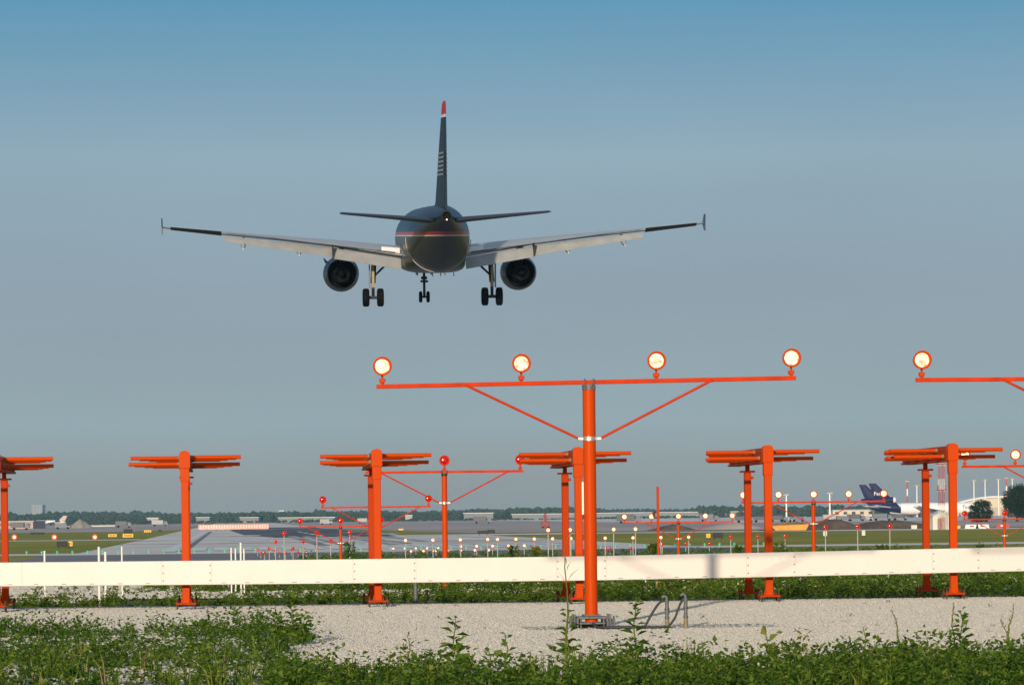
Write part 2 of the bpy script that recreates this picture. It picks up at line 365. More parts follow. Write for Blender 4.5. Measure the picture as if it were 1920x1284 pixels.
# scattered gravel stones with real shadows
def stones(name, n, x0, x1, y0, y1, smin, smax, m):
    ico = np.array([(0,0,1),(.894,0,.447),(.276,.851,.447),(-.724,.526,.447),(-.724,-.526,.447),(.276,-.851,.447),(.724,.526,-.447),(-.276,.851,-.447),(-.894,0,-.447),(-.276,-.851,-.447),(.724,-.526,-.447),(0,0,-1)])
    fc = np.array([(0,1,2),(0,2,3),(0,3,4),(0,4,5),(0,5,1),(1,6,2),(2,7,3),(3,8,4),(4,9,5),(5,10,1),(6,7,2),(7,8,3),(8,9,4),(9,10,5),(10,6,1)])
    P = np.stack([RNG.uniform(x0, x1, n), RNG.uniform(y0, y1, n)], 1)
    s = smin + (smax - smin) * RNG.random(n) ** 3
    V = ico[None] * (s[:, None, None] * RNG.uniform(.6, 1.25, (n, 12, 1))) * RNG.uniform(.7, 1.3, (n, 1, 3)) * np.array([1, 1, .6])
    V[..., 0] += P[:, None, 0]; V[..., 1] += P[:, None, 1]
    V[..., 2] += np.array([zg(y) for y in P[:, 1]])[:, None] + .03
    return npmesh(name, V.reshape(-1, 3), (fc[None] + 12 * np.arange(n)[:, None, None]).reshape(-1, 3), m)
def npmesh(name, V, Fc, m, smooth=False):
    me = bpy.data.meshes.new(name); k = Fc.shape[1]
    me.vertices.add(len(V)); me.vertices.foreach_set("co", V.astype(np.float32).ravel())
    me.loops.add(Fc.size); me.loops.foreach_set("vertex_index", Fc.astype(np.int32).ravel())
    me.polygons.add(len(Fc)); me.polygons.foreach_set("loop_start", np.arange(0, Fc.size, k, dtype=np.int32))
    me.polygons.foreach_set("use_smooth", np.full(len(Fc), smooth))
    me.materials.append(m); me.update(calc_edges=True); me.validate()
    return link(name, me)
def stone_field(name, n, X_, D_, big=1.0):
    P = np.stack([X_, D_, np.array([zg(q) for q in D_]) + .024], 1).astype(np.float32)
    me = bpy.data.meshes.new(name); me.vertices.add(n); me.vertices.foreach_set("co", P.ravel()); me.update()
    o = link(name, me)
    sv = [Vector(q) for q in ((0,0,1),(.894,0,.447),(.276,.851,.447),(-.724,.526,.447),(-.724,-.526,.447),(.276,-.851,.447),(.724,.526,-.447),(-.276,.851,-.447),(-.894,0,-.447),(-.276,-.851,-.447),(.724,-.526,-.447),(0,0,-1))]
    ff = [(0,1,2),(0,2,3),(0,3,4),(0,4,5),(0,5,1),(1,6,2),(2,7,3),(3,8,4),(4,9,5),(5,10,1),(6,7,2),(7,8,3),(8,9,4),(9,10,5),(10,6,1),(6,11,7),(7,11,8),(8,11,9),(9,11,10),(10,11,6)]
    g = bpy.data.node_groups.new("stone_scatter", 'GeometryNodeTree')
    g.interface.new_socket("Geometry", in_out='INPUT', socket_type='NodeSocketGeometry'); g.interface.new_socket("Geometry", in_out='OUTPUT', socket_type='NodeSocketGeometry')
    gi = g.nodes.new("NodeGroupInput"); go = g.nodes.new("NodeGroupOutput"); ip = g.nodes.new("GeometryNodeInstanceOnPoints")
    m2p = g.nodes.new("GeometryNodeMeshToPoints"); g.links.new(gi.outputs[0], m2p.inputs[0]); g.links.new(m2p.outputs[0], ip.inputs[0])
    ic = g.nodes.new("GeometryNodeMeshIcoSphere"); ic.inputs["Radius"].default_value = 1; ic.inputs["Subdivisions"].default_value = 1
    sm = g.nodes.new("GeometryNodeSetMaterial"); sm.inputs["Material"].default_value = STONE; g.links.new(ic.outputs[0], sm.inputs[0]); g.links.new(sm.outputs[0], ip.inputs["Instance"])
    def rnd(lo, hi, vec=True, seed=0):
        r = g.nodes.new("FunctionNodeRandomValue"); r.data_type = 'FLOAT_VECTOR' if vec else 'FLOAT'
        k = 0 if vec else 2
        r.inputs[k].default_value = lo; r.inputs[k+1].default_value = hi; r.inputs["Seed"].default_value = seed
        return r.outputs[0 if vec else 1]
    g.links.new(rnd((0,0,0), (6.28,6.28,6.28), True, 1), ip.inputs["Rotation"])
    mu = g.nodes.new("ShaderNodeVectorMath"); mu.operation = 'MULTIPLY'
    g.links.new(rnd((.7,.6,.5), (1.3,1.2,1.0), True, 2), mu.inputs[0])
    pw = g.nodes.new("ShaderNodeMath"); pw.operation = 'POWER'; g.links.new(rnd(0.0, 1.0, False, 3), pw.inputs[0]); pw.inputs[1].default_value = 2.5
    mr = g.nodes.new("ShaderNodeMapRange"); mr.inputs[3].default_value = .0065 * big; mr.inputs[4].default_value = .0195 * big; g.links.new(pw.outputs[0], mr.inputs[0])
    g.links.new(mr.outputs[0], mu.inputs[1]); g.links.new(mu.outputs[0], ip.inputs["Scale"]); g.links.new(ip.outputs[0], go.inputs[0])
    md = o.modifiers.new("scatter", 'NODES'); md.node_group = g
    return stuff(o)
D_ = np.sqrt(RNG.uniform(26**2, 52**2, 300000)); stone_field("gravel_stones", 300000, RNG.uniform(-.165, .165, 300000) * D_, D_)
D_ = RNG.uniform(57.5, 90, 36000); stone_field("clearing_stones", 36000, RNG.uniform(-15, -7.6, 36000), D_, 2.4)
D_ = RNG.uniform(65, 75.5, 36000); stone_field("track_stones", 36000, RNG.uniform(-7.6, 10, 36000), D_, 2.4)

# ------------------------------------------------------------------ foliage
VERGE_LEAF = leaf_mat("verge_leaves", [(.035, .085, .006), (.068, .135, .010), (.105, .175, .016), (.17, .21, .03)])
def leaf_quads(base, d, L, Wd, fold=.25, droop=.15):
    n = len(base); d = d / np.linalg.norm(d, axis=1, keepdims=True)
    up = np.array([0, 0, 1.0]) + RNG.normal(0, .45, (n, 3)); s = np.cross(d, up); s /= np.linalg.norm(s, axis=1, keepdims=True) + 1e-9
    nn = np.cross(s, d); L = L[:, None]; Wd = Wd[:, None]
    a = base; t = base + d * L - nn * L * droop
    l = base + d * L * .45 + s * Wd * .5 + nn * Wd * fold * .5; r = base + d * L * .45 - s * Wd * .5 + nn * Wd * fold * .5
    return np.stack([a, l, t, r], 1)
def weed_mass(name, roots, H, nleaf, leafL, m, spread=.5, stem=True, extra=None):
    n = len(roots); tot = n * nleaf
    idx = np.repeat(np.arange(n), nleaf)
    t = RNG.random(tot) ** .8
    az = RNG.uniform(0, 2*np.pi, tot); rad = spread * H[idx] * np.sqrt(RNG.random(tot)) * (1.15 - t * .75)
    pos = np.stack([roots[idx, 0] + np.cos(az) * rad, roots[idx, 1] + np.sin(az) * rad, roots[idx, 2] + H[idx] * (.04 + .96 * t)], 1)
    az2 = az + RNG.normal(0, .8, tot); el = RNG.normal(.35, .45, tot)
    d = np.stack([np.cos(az2) * np.cos(el), np.sin(az2) * np.cos(el), np.sin(el)], 1)
    L = leafL * RNG.uniform(.6, 1.35, tot); Q = leaf_quads(pos, d, L, L * RNG.uniform(.45, .75, tot)).reshape(-1, 3)
    return npmesh(name, Q, np.arange(len(Q)).reshape(-1, 4), m)
def blades(name, roots, H, nb, m, w=.006):
    n = len(roots); tot = n * nb; idx = np.repeat(np.arange(n), nb)
    az = RNG.uniform(0, 2*np.pi, tot); lean = np.abs(RNG.normal(0, .35, tot)); h = H[idx] * RNG.uniform(.5, 1.1, tot)
    p0 = roots[idx] + np.stack([np.cos(az)*.02, np.sin(az)*.02, np.zeros(tot)], 1)
    mid = p0 + np.stack([np.cos(az)*lean*h*.35, np.sin(az)*lean*h*.35, h*.6], 1)
    tip = p0 + np.stack([np.cos(az)*lean*h, np.sin(az)*lean*h, h*(1-.25*lean)], 1)
    s = np.stack([RNG.normal(0, 1, tot), RNG.normal(0, .5, tot), np.zeros(tot)], 1); s /= np.linalg.norm(s, axis=1, keepdims=True); s *= w * RNG.uniform(.6, 1.4, (tot, 1))
    Q = np.stack([p0 - s, p0 + s, mid + s*.8, mid - s*.8, tip], 1).reshape(-1, 3)
    k = np.arange(tot)[:, None] * 5
    Fc = np.concatenate([np.concatenate([k, k+1, k+2], 1), np.concatenate([k, k+2, k+3], 1), np.concatenate([k+3, k+2, k+4], 1)])
    return npmesh(name, Q, Fc, m)
def smooth_noise(x, y, f, seed):
    r = np.random.default_rng(seed); out = 0
    for i in range(7):
        a, bb, c = r.normal(0, f, 1), r.normal(0, f, 1), r.uniform(0, 6.28, 1); out = out + np.sin(a*x + bb*y + c)
    return out / 3.0
def scatter(n, x0, x1, y0, y1, fn, seed=0):
    x = RNG.uniform(x0, x1, n); y = RNG.uniform(y0, y1, n); k = fn(x, y) > RNG.random(n)
    x, y = x[k], y[k]; return np.stack([x, y, np.array([zg(q) for q in y])], 1)
def pxof(x, y): return 960 + F * x / y
# near left weeds (patchy, bare gravel showing between them)
def m_left(x, y):
    px = pxof(x, y); edge = 600 - 14 * np.clip(y - 33, 0, 20) + 60 * smooth_noise(x, y, 1.2, 3)
    far = 40.3 + 2.0 * smooth_noise(x, y, .9, 5)
    nz = smooth_noise(x, y, 1.6, 9) + .35 * smooth_noise(x, y, 4, 10)
    dens = np.clip(.27 + .65 * nz + .5 * np.clip((300 - px) / 300, 0, 1) * ((y > 30) & (y < 40)), .03, 1)
    return dens * (px < edge) * (y < far)
R = scatter(5600, -9, -1.2, 24.5, 43.5, m_left)
Hh = np.clip(RNG.gamma(4, .040, len(R)), .05, .42) * (.7 + .5 * (smooth_noise(R[:, 0], R[:, 1], 1.6, 9) > .1))
stuff(weed_mass("weed_cover", R, Hh, 36, .042, WEED_A, .6))
def m_front(x, y):
    px = pxof(x, y); lim = np.interp(px, [480, 620, 900, 1250, 1500, 1920], [27.8, 26.7, 26.9, 27.2, 27.9, 28.9]) + .45 * smooth_noise(x, y, 2.2, 21)
    return (y < lim) * np.clip(.8 + .5 * smooth_noise(x, y, 2.5, 22), .1, 1) * (px > 500)
R = scatter(3600, -2.4, 6, 23.6, 31.5, m_front)
Hh = np.clip(RNG.gamma(5, .034, len(R)), .06, .40)
stuff(weed_mass("weed_cover", R, Hh, 46, .044, WEED_A, .55))
R = scatter(1500, -9, 6, 24, 31.5, lambda x, y: np.maximum(m_front(x, y), m_left(x, y)) * .5)
stuff(weed_mass("weed_cover", R, np.clip(RNG.gamma(4, .05, len(R)), .06, .4), 22, .05, WEED_B, .5))
stuff(blades("grass_tufts", R[::2], RNG.uniform(.12, .34, len(R[::2])), 14, WEED_B))
R = scatter(2600, -9, 6, 24, 31.5, lambda x, y: np.maximum(m_front(x, y), m_left(x, y)) * .45)
stuff(blades("grass_tufts", R, RNG.uniform(.10, .32, len(R)), 10, WEED_A, .005))
R = scatter(420, -9, 6, 26, 32, lambda x, y: np.maximum(m_front(x, y), m_left(x, y)) * .6)
stuff(blades("dry_stalks", R, RNG.uniform(.14, .40, len(R)), 4, DRYGRASS, .004))
# sparse seedlings in the open gravel
R = scatter(260, -2.5, 7, 28, 51, lambda x, y: np.full(len(x), .25))
stuff(weed_mass("gravel_seedlings", R, RNG.uniform(.02, .07, len(R)), 9, .028, WEED_B, .7))
# verge behind the antennas
def m_verge(x, y):
    px = pxof(x, y); nz = smooth_noise(x, y, .8, 31) + .4 * smooth_noise(x, y, 3, 32)
    gravel = ((px < 270) & (y > 56.6) & (y < 93)) | ((px < 1150) & (y > 64) & (y < 76)) | ((px < 470) & (y > 57.2) & (y < 76))
    d = np.where(px < 560, .75, .8) + .45 * nz
    return np.clip(d, .05, 1) * np.where(gravel, .05, 1) * (y > 51.9 + .25 * smooth_noise(x, y, 2, 33))
R = scatter(11000, -13, 15, 51.6, 95, m_verge)
pxr = pxof(R[:, 0], R[:, 1])
Hh = np.clip(RNG.gamma(4, .05, len(R)), .06, .5) * np.interp(pxr, [0, 430, 560, 1100, 1300], [.45, .5, .8, .8, 1.15]) * (1 + .5 * (smooth_noise(R[:, 0], R[:, 1], .9, 34) > .35))
stuff(weed_mass("verge_weeds", R, Hh, 28, .06, VERGE_LEAF, .6))
R2 = R[RNG.random(len(R)) < .3]
stuff(weed_mass("verge_weeds", R2, np.clip(RNG.gamma(4, .05, len(R2)), .08, .5), 12, .06, WEED_B, .6))
R3 = R[RNG.random(len(R)) < .4]; R3 = R3 + np.stack([0*R3[:,0], 0*R3[:,0], RNG.uniform(.1, .38, len(R3))], 1)
stuff(weed_mass("verge_flowers", R3, np.full(len(R3), .04), 4, .034, FLOWER, .8))
# rough growth further down the slope
def m_slope(x, y):
    return np.clip(.3 + .8 * smooth_noise(x, y, .25, 41), .0, 1) * np.where(pxof(x, y) < 560, .0 + (pxof(x, y) < 70), 1)
R = scatter(3600, -20, 40, 90, 290, m_slope)
stuff(weed_mass("slope_growth", R, np.clip(RNG.gamma(4, .06, len(R)), .10, .55), 22, .16, WEED_A, .7))
R = scatter(1500, -20, 44, 90, 280, m_slope)
stuff(weed_mass("slope_growth", R, np.clip(RNG.gamma(4, .07, len(R)), .10, .6), 20, .14, WEED_B, .6))

def tall_weed(px, ybase, ytop, label, kind='leafy', nleaf=22, L=.075, lean=0.0, m=None):
    p = gp(px, ybase); h = (ybase - ytop) * p.y / F
    t0 = thing("weed", label, "weed", p, 0, "tall weeds at the gravel edge")
    b = MB(); top = Vector((lean * h, 0, h)); pts = [Vector((lean * h * (k/6)**2 + .012*math.sin(k*1.7+px), .01*math.cos(k*2+px), h * k / 6)) for k in range(7)]
    b.path(pts, [.008 * (1 - k / 7.5) + .0016 for k in range(7)], 6); b.build("stem", WEED_B, t0)
    n = nleaf; tt = np.linspace(.12 if kind == 'leafy' else .4, 1, n); az = np.arange(n) * 2.4 + RNG.normal(0, .3, n)
    if kind == 'seed':
        base = np.stack([lean*h*tt**2, 0*tt, h*tt], 1); d = np.stack([np.cos(az)*.5, np.sin(az)*.5, np.full(n, .9)], 1); LL = np.full(n, .045); WW = LL*.3; mm = m or DRYGRASS
    elif kind == 'twiggy':
        base = np.stack([lean*h*tt**2, 0*tt, h*tt], 1); d = np.stack([np.cos(az), np.sin(az)*.6, np.full(n, 1.1)], 1); LL = RNG.uniform(.05, .2, n); WW = np.full(n, .008); mm = m or WEED_B
    else:
        taper = 1.25 - .75 * tt
        base = np.stack([lean*h*tt**2 + np.cos(az)*.012, np.sin(az)*.012, h*tt], 1); d = np.stack([np.cos(az), np.sin(az)*.7, RNG.uniform(.0, .9, n)], 1)
        LL = 1.3 * L * taper * RNG.uniform(.7, 1.3, n); WW = LL * .72; mm = m or WEED_A
    Q = leaf_quads(base, d, LL, WW, .3, .2).reshape(-1, 3)
    o = npmesh("leaves", Q, np.arange(len(Q)).reshape(-1, 4), mm); o.parent = t0
    return t0
tall_weed(1066, 1275, 1142, "tall leafy weed growing directly left of the foremost orange pole's base", nleaf=26, L=.09)
tall_weed(1064, 1280, 1020, "bare twiggy stalk reaching up in front of the white duct beside the big pole", 'twiggy', 16)
tall_weed(1192, 1280, 1118, "tall leafy weed in front of the looped dark cable right of the big pole", nleaf=34, L=.085)
tall_weed(853, 1275, 1158, "tall dark weed with ragged triangular leaves standing alone on pale gravel", nleaf=24, L=.10)
tall_weed(767, 1272, 1190, "slim narrow green spike of weed in pale gravel left of the ragged weed", nleaf=12, L=.05)
tall_weed(950, 1272, 1187, "thin forked weed with few leaves between the ragged weed and the big pole", nleaf=10, L=.075)
tall_weed(918, 1274, 1215, "short sparse weed just left of the thin forked one", nleaf=8, L=.06)
tall_weed(1138, 1275, 1208, "short leafy weed between the two tall weeds near the big pole", nleaf=10, L=.07)
tall_weed(1440, 1265, 1190, "young plant with long upright blade leaves on right gravel edge", nleaf=7, L=.14, m=WEED_B)
tall_weed(1622, 1250, 1176, "small weed with a leafy tip rising from the right hand weed edge", nleaf=12, L=.07)
tall_weed(1803, 1255, 1143, "tallest leafy weed at the right, with a bushy round top", nleaf=30, L=.085)
tall_weed(1788, 1250, 1135, "brown seed stalk standing close beside the tallest right hand weed", 'seed', 12)
tall_weed(1690, 1240, 1142, "bent pale seed stalk leaning left over the gravel at the right", 'seed', 9, lean=-.18)
tall_weed(1890, 1240, 1138, "brown seed stalk nearest the right edge of the picture", 'seed', 12, lean=.1)
tall_weed(1893, 1235, 1160, "shorter seed stalk crossing the one nearest the right edge", 'seed', 9, lean=-.2)
for k, (px, yt) in enumerate([(520, 1150), (548, 1138), (570, 1152)]):
    tall_weed(px, 1212, yt, ["left shoot of the tall weed clump at the end of the left weed patch", "middle and tallest shoot of the clump ending the left weed patch", "right shoot of the clump, where weeds give way to open gravel"][k], nleaf=30, L=.09)
tall_weed(445, 1160, 1140, "small dark weed on bare gravel in front of the second antenna from left", nleaf=10, L=.08)

# ------------------------------------------------------------------ approach lights
_lm = {}
def lamp_meshes(kind, far):
    key = (kind, far)
    if key in _lm: return _lm[key]
    n = 24 if not far else 14
    h = MB().lathe([(.118, .035), (.105, .060), (.02, .098), (-.045, .107), (-.062, .107), (-.064, .088), (-.030, .083), (-.028, .02)], 'Y', n=n)
    h.tube((0, .01, -.100), (0, .01, -.165), .013, n=8).cbox(-.030, .030, -.022, .042, -.185, -.140, .006)
    h.tube((-.036, .01, -.150), (.036, .01, -.150), .012, n=8).tube((0, .01, -.185), (0, .01, -.225), .018, n=8)
    l = MB().lathe([(-.029, .082), (-.038, .074), (-.046, .05), (-.050, .022), (-.051, .004)], 'Y', n=n)
    ho = {'w': ORANGE, 'r': RED_PAINT}[kind]
    le = {('w', 0): LENS_W, ('w', 1): LENS_WF, ('r', 0): LENS_R, ('r', 1): LENS_R}[(kind, far)]
    _lm[key] = (h.mesh("lamp", ho), l.mesh("lens", le)); return _lm[key]
def add_lamp(parent, x, z, kind, far=0, tilt=0.0):
    h, l = lamp_meshes(kind, far); o = link("lamp", h, parent, (x, 0, z)); o.rotation_euler = (-.03, 0, tilt)
    link("lens", l, o); return o

def barrette(l, s, zl, offs, kind, label, group, bar_ends=None, brace=1.28, r=.055, tilt=0.0, far=1, band=.62):
    """pole, crossbar, two braces and lamps; offs = lamp offsets along the bar; zl = lamp height above camera"""
    x, y = rw(l, s); z0 = zg(y); t = thing("approach_light_bar", label, "approach light", (x, y, z0), TH, group)
    H = HC + zl - z0 - .215                                      # bar height above ground
    r2 = r
    MB().tube((0, .05, .10), (0, .05, H - .03), r2, n=20).build("pole", ORANGE, t)
    e0, e1 = bar_ends or (min(offs) - .06, max(offs) + .06)
    M = Matrix.Translation((0, 0, H)) @ Matrix.Rotation(-tilt, 4, 'Y')
    MB().cbox(e0, e1, -.024, .024, -.024, .024, .005, M).build("crossbar", RED_PAINT, t)
    for sg in (-1, 1):
        a = Vector((sg * (r2 + .045), .03, H - band)); bq = M @ Vector((sg * brace, -.028, -.004))
        MB().tube(a, bq, .0145, n=8).build("brace", RED_PAINT, t)
    c = MB().tube((0, .05, H - band - .022), (0, .05, H - band + .022), r2 + .006, n=20)
    for sg in (-1, 1): c.cbox(sg*(r2+.03) - .03, sg*(r2+.03) + .03, .01, .05, H - band - .018, H - band + .018, .004).tube((sg*(r2+.045), .0, H-band), (sg*(r2+.045), .06, H-band), .015, n=8)
    c.build("clamp_band", ALU, t)
    u = MB().tube((0, .05, H - .085), (0, .05, H - .030), r2 + .004, n=20)
    for sg in (-1, 1): u.path([(sg*.05, -.045, H-.08), (sg*.05, -.045, H+.025), (sg*.05, .0, H+.036), (sg*.05, .05, H+.025), (sg*.05, .06, H-.05)], .007, 6)
    u.build("cap_bracket", DARKMETAL if far else GALV, t)
    bs = MB().cbox(-.15, .15, -.08, .18, .075, .10, .006)
    for sx in (-1, 1):
        for yy in (-.06, .16): bs.tube((sx*.13, yy, -.02), (sx*.13, yy, .14), .011, n=6)
    bs.build("base_plate", GALV, t)
    for o in offs:
        q = M @ Vector((o, 0, .215 + .010)); add_lamp(t, q.x, q.z, kind, far)
    return t
SP = 1.52
G1 = "white crossbars of lamps on round orange poles"; G2 = "red three lamp barrettes on round orange poles"; G3 = "white five lamp barrettes on round orange poles"
L4 = [-2.33, -.765, .765, 2.305]
front = barrette(4.06, 38.7, 1.705, L4, 'w', "nearest orange approach light mast with four big lit lamps, right of centre", G1, (-2.40, 2.355), 1.40, .072, .0125, 0, .635)
# white strip on the nearest mast
x0_, y0_ = 0, 0
MB().cbox(-.094, -.072, .02, .06, 1.31 + .0, 1.31 + .37, .003).build("marker_strip", PVC, front)
# hinged foot of the nearest mast
ft = MB().cbox(-.17, .17, -.06, .17, .135, .165, .006).cbox(-.10, .10, -.03, .15, .165, .185, .005)
for sx in (-1, 1):
    ft.cbox(sx*.17-.012, sx*.17+.012, -.09, .20, .05, .15, .004).cbox(sx*.245-.01, sx*.245+.01, -.07, .0, -.02, .17, .004)
    for yy in (-.08, .18): ft.tube((sx*.20, yy, -.02), (sx*.20, yy, .19), .013, n=8)
    ft.tube((sx*.15, -.05, .12), (sx*.26, -.05, .12), .016, n=8)
ft.cbox(-.17, .17, .14, .17, .03, .075, .004)
ft.build("hinged_foot", GALV, front)
barrette(10.19, 38.7, 1.70, L4, 'w', "second near bar of big lit lamps, cut off by the right edge", G1, (-2.40, 2.355), 1.40, .072, .0, 0, .635)
barrette(4.29, 68.8, 1.10, [-SP, 0, SP], 'r', "largest red lamp barrette, its pole between the third and fourth antennas", G2)
barrette(4.20, 99.2, .50, [-SP, 0, SP], 'r', "second largest red lamp barrette, pole hidden behind the third antenna", G2)
barrette(4.16, 129.7, -.13, [-SP, 0, SP], 'r', "smallest braced red barrette, just left of the third antenna post", G2)
W5 = [k * 1.02 for k in (-2, -1, 0, 1, 2)]
barrette(16.66, 67.8, 1.085, W5, 'w', "white barrette half hidden behind the rightmost antenna, cut by right edge", G3)
barrette(16.75, 98.2, .50, W5, 'w', "white five lamp barrette between the two right antennas, before the purple tail", G3)
barrette(16.80, 128.6, -.11, W5, 'w', "smaller white five lamp barrette left of the fifth antenna", G3)
barrette(28.98, 127.5, -.13, [-SP, 0, SP], 'r', "red lamp barrette at the right edge, right of the rightmost antenna", G2)

POLE_M = {}
def slim_light(l, s, zl, kind, label, group):
    x, y = rw(l, s); z0 = zg(y); h = HC + zl - z0 - .10
    t = thing("approach_light", label, "approach light", (x, y, z0), TH, group)
    k = round(h, 1); k = max(k, .1)
    if k not in POLE_M: POLE_M[k] = MB().tube((0, .01, 0), (0, .01, k), .028, n=10).tube((0, .01, 0), (0, .01, .04), .08, n=10).mesh("pole", POLEGREY)
    p = link("pole", POLE_M[k], t); add_lamp(t, 0, HC + zl - z0, kind, 1)
ORD = ["first", "second", "third", "fourth", "fifth"]
ROWS = [(160.3, -.70, "nearest"), (190.8, -1.31, "second nearest"), (221.2, -1.94, "third nearest"), (251.7, -2.50, "fourth nearest"), (282.2, -2.83, "second farthest"), (312.7, -2.87, "farthest")]
for s, z, nm in ROWS:
    for k in range(3):
        slim_light(4.1 - .06 + (k-1)*SP, s, z, 'r', f"{ORD[k]} from left in the {nm} trio of slim red lamps, left side", "slim red approach lamps left of the centreline")
        slim_light(29.2 + (k-1)*SP, s - 1.2, z, 'r', f"{ORD[k]} from left in the {nm} trio of slim red lamps, right side", "slim red approach lamps right of the centreline")
    for k in range(5):
        slim_light(16.8 + (k-2)*1.02, s - .6, z, 'w', f"{ORD[k]} from left in the {nm} five slim white lamps at centre", "slim white approach lamps on the centreline")
    if s == 190.8:
        for k in range(4):
            slim_light(9.7 + k*SP, s, z, 'w', f"{ORD[k]} from left of four white crossbar lamps right of the third antenna", "white crossbar lamps")
            slim_light(20.7 + k*1.55, s - 1, z, 'w', f"{ORD[k]} from left of four white crossbar lamps right of the nearest mast", "white crossbar lamps")

gm = MB().tube((0, 0, 0), (0, 0, .18), .035, n=8).mesh("base", YELLOW); gl = MB().lathe([(.18, .06), (.22, .12), (.31, .12), (.38, .06), (.39, .01)], 'Z', n=10).mesh("lens", LENS_G)
NG = 50
for k in range(NG):
    x, y = rw(-20.0 + k * 1.5, 343.5)
    side = f"number {k+1} from the left" if k < NG/2 else f"number {NG-k} from the right"
    t = thing("threshold_light", f"small green threshold light on the pale concrete strip, {side}", "runway light", (x, y, zg(y) + .03), 0, "green lights across the runway threshold")
    link("base", gm, t); link("lens", gl, t)

# ------------------------------------------------------------------ localizer antennas
def make_antenna():
    t = thing("antenna_array_element", "", "antenna", (0, 0, 0), TH, "orange antennas on twin posts behind the white duct")
    # local y runs away from the camera
    MB().cbox(-.054, .054, -.054, .054, .10, 1.95, .008).cbox(-.066, .066, -.062, .060, 1.83, 2.02, .006).build("front_post", ORANGE, t)
    MB().cbox(-.050, .050, 1.90, 2.00, .09, 1.90, .008).build("rear_post", ORANGE_DULL, t)
    MB().cbox(-.105, .105, 1.87, 2.03, 1.90, 1.925, .004).cbox(-.03, .03, 1.92, 1.98, 1.925, 2.01, .004).cbox(.05, .085, 1.88, 1.92, 1.80, 1.84, .004).build("rear_saddle", ORANGE_DULL, t)
    MB().cbox(-.072, .072, .09, 3.35, 2.042, 2.20, .010).cbox(-.035, .035, .09, 2.6, 2.20, 2.235, .008).build("boom", ORANGE_DULL, t)
    b = MB(); poly = [(-.077, 2.02), (.077, 2.02), (.077, 2.215)] + [(.077 * math.cos(a) , 2.215 + .055 * math.sin(a)) for a in [math.radians(q) for q in (25, 55, 90, 125, 155)]] + [(-.077, 2.215)]
    b.prism(poly, -.075, .09); b.build("head", ORANGE, t)
    MB().cbox(-.085, .085, .085, 3.4, 2.008, 2.04, .004).build("tray", ORANGE_DULL, t)
    ds = [.27, .72, 1.14, 1.54, 1.90, 2.24, 2.56, 2.86]; Ls = [.800, .785, .735, .675, .61, .555, .50, .45]
    for k, (d, L) in enumerate(zip(ds, Ls)):
        for sg in (-1, 1):
            up = (sg > 0) == (k % 2 == 0); z = 2.178 if up else 2.083
            r = MB().tube((sg*.07, d, z), (sg*L, d, z), .0275, n=14).build("dipole_rod", ORANGE, t)
            MB().tube((sg*.072, d, z), (sg*.102, d, z), .0315, n=14).build("collar", BRASS, r)
    for yc, rr in ((0, .054), (1.95, .05)):
        b = MB().cbox(-.145, .145, yc-.13, yc+.13, .085, .112, .005)
        for sg in (-1, 1):
            b.add([(sg*.054, yc-.02, .112), (sg*.080, yc-.02, .112), (sg*.054, yc-.02, .21), (sg*.054, yc+.02, .112), (sg*.080, yc+.02, .112), (sg*.054, yc+.02, .21)], [(0,1,2),(5,4,3),(0,3,4,1),(1,4,5,2),(2,5,3,0)])
        b.build("base_plate", ORANGE_DULL, t)
        for sx in (-1, 1):
            for sy in (-1, 1):
                MB().tube((sx*.125, yc+sy*.11, -.03), (sx*.125, yc+sy*.11, .17), .011, n=8).tube((sx*.125, yc+sy*.11, .112), (sx*.125, yc+sy*.11, .135), .022, n=6).build("anchor_bolt", RUST, t)
    return t
AL = ["orange antenna at the left edge, only its right arms in view", "orange antenna standing alone at left, second from the left edge",
      "orange antenna left of centre with a red lamp barrette showing at its right", "orange antenna mostly hidden behind the nearest round orange mast",
      "orange antenna left of the purple aircraft tail, fifth from left", "rightmost orange antenna, in front of the red and white lattice tower"]
ant = None; SA = 49.2
for k, px in enumerate([-8, 347.5, 707.5, 1085, 1440.5, 1787]):
    u, v = unroll(px, 985)
    # walk along the line across the runway until the pixel column is met
    l = 0.0
    for _ in range(40):
        x, y = rw(l, SA); l += (u * y / F - x)
    x, y = rw(l, SA)
    a = make_antenna() if k == 0 else dup(ant)
    if k == 0: ant = a
    a.location = (x, y, zg(y) + .012); a['label'] = AL[k]; a['group'] = "orange antennas on twin posts behind the white duct"
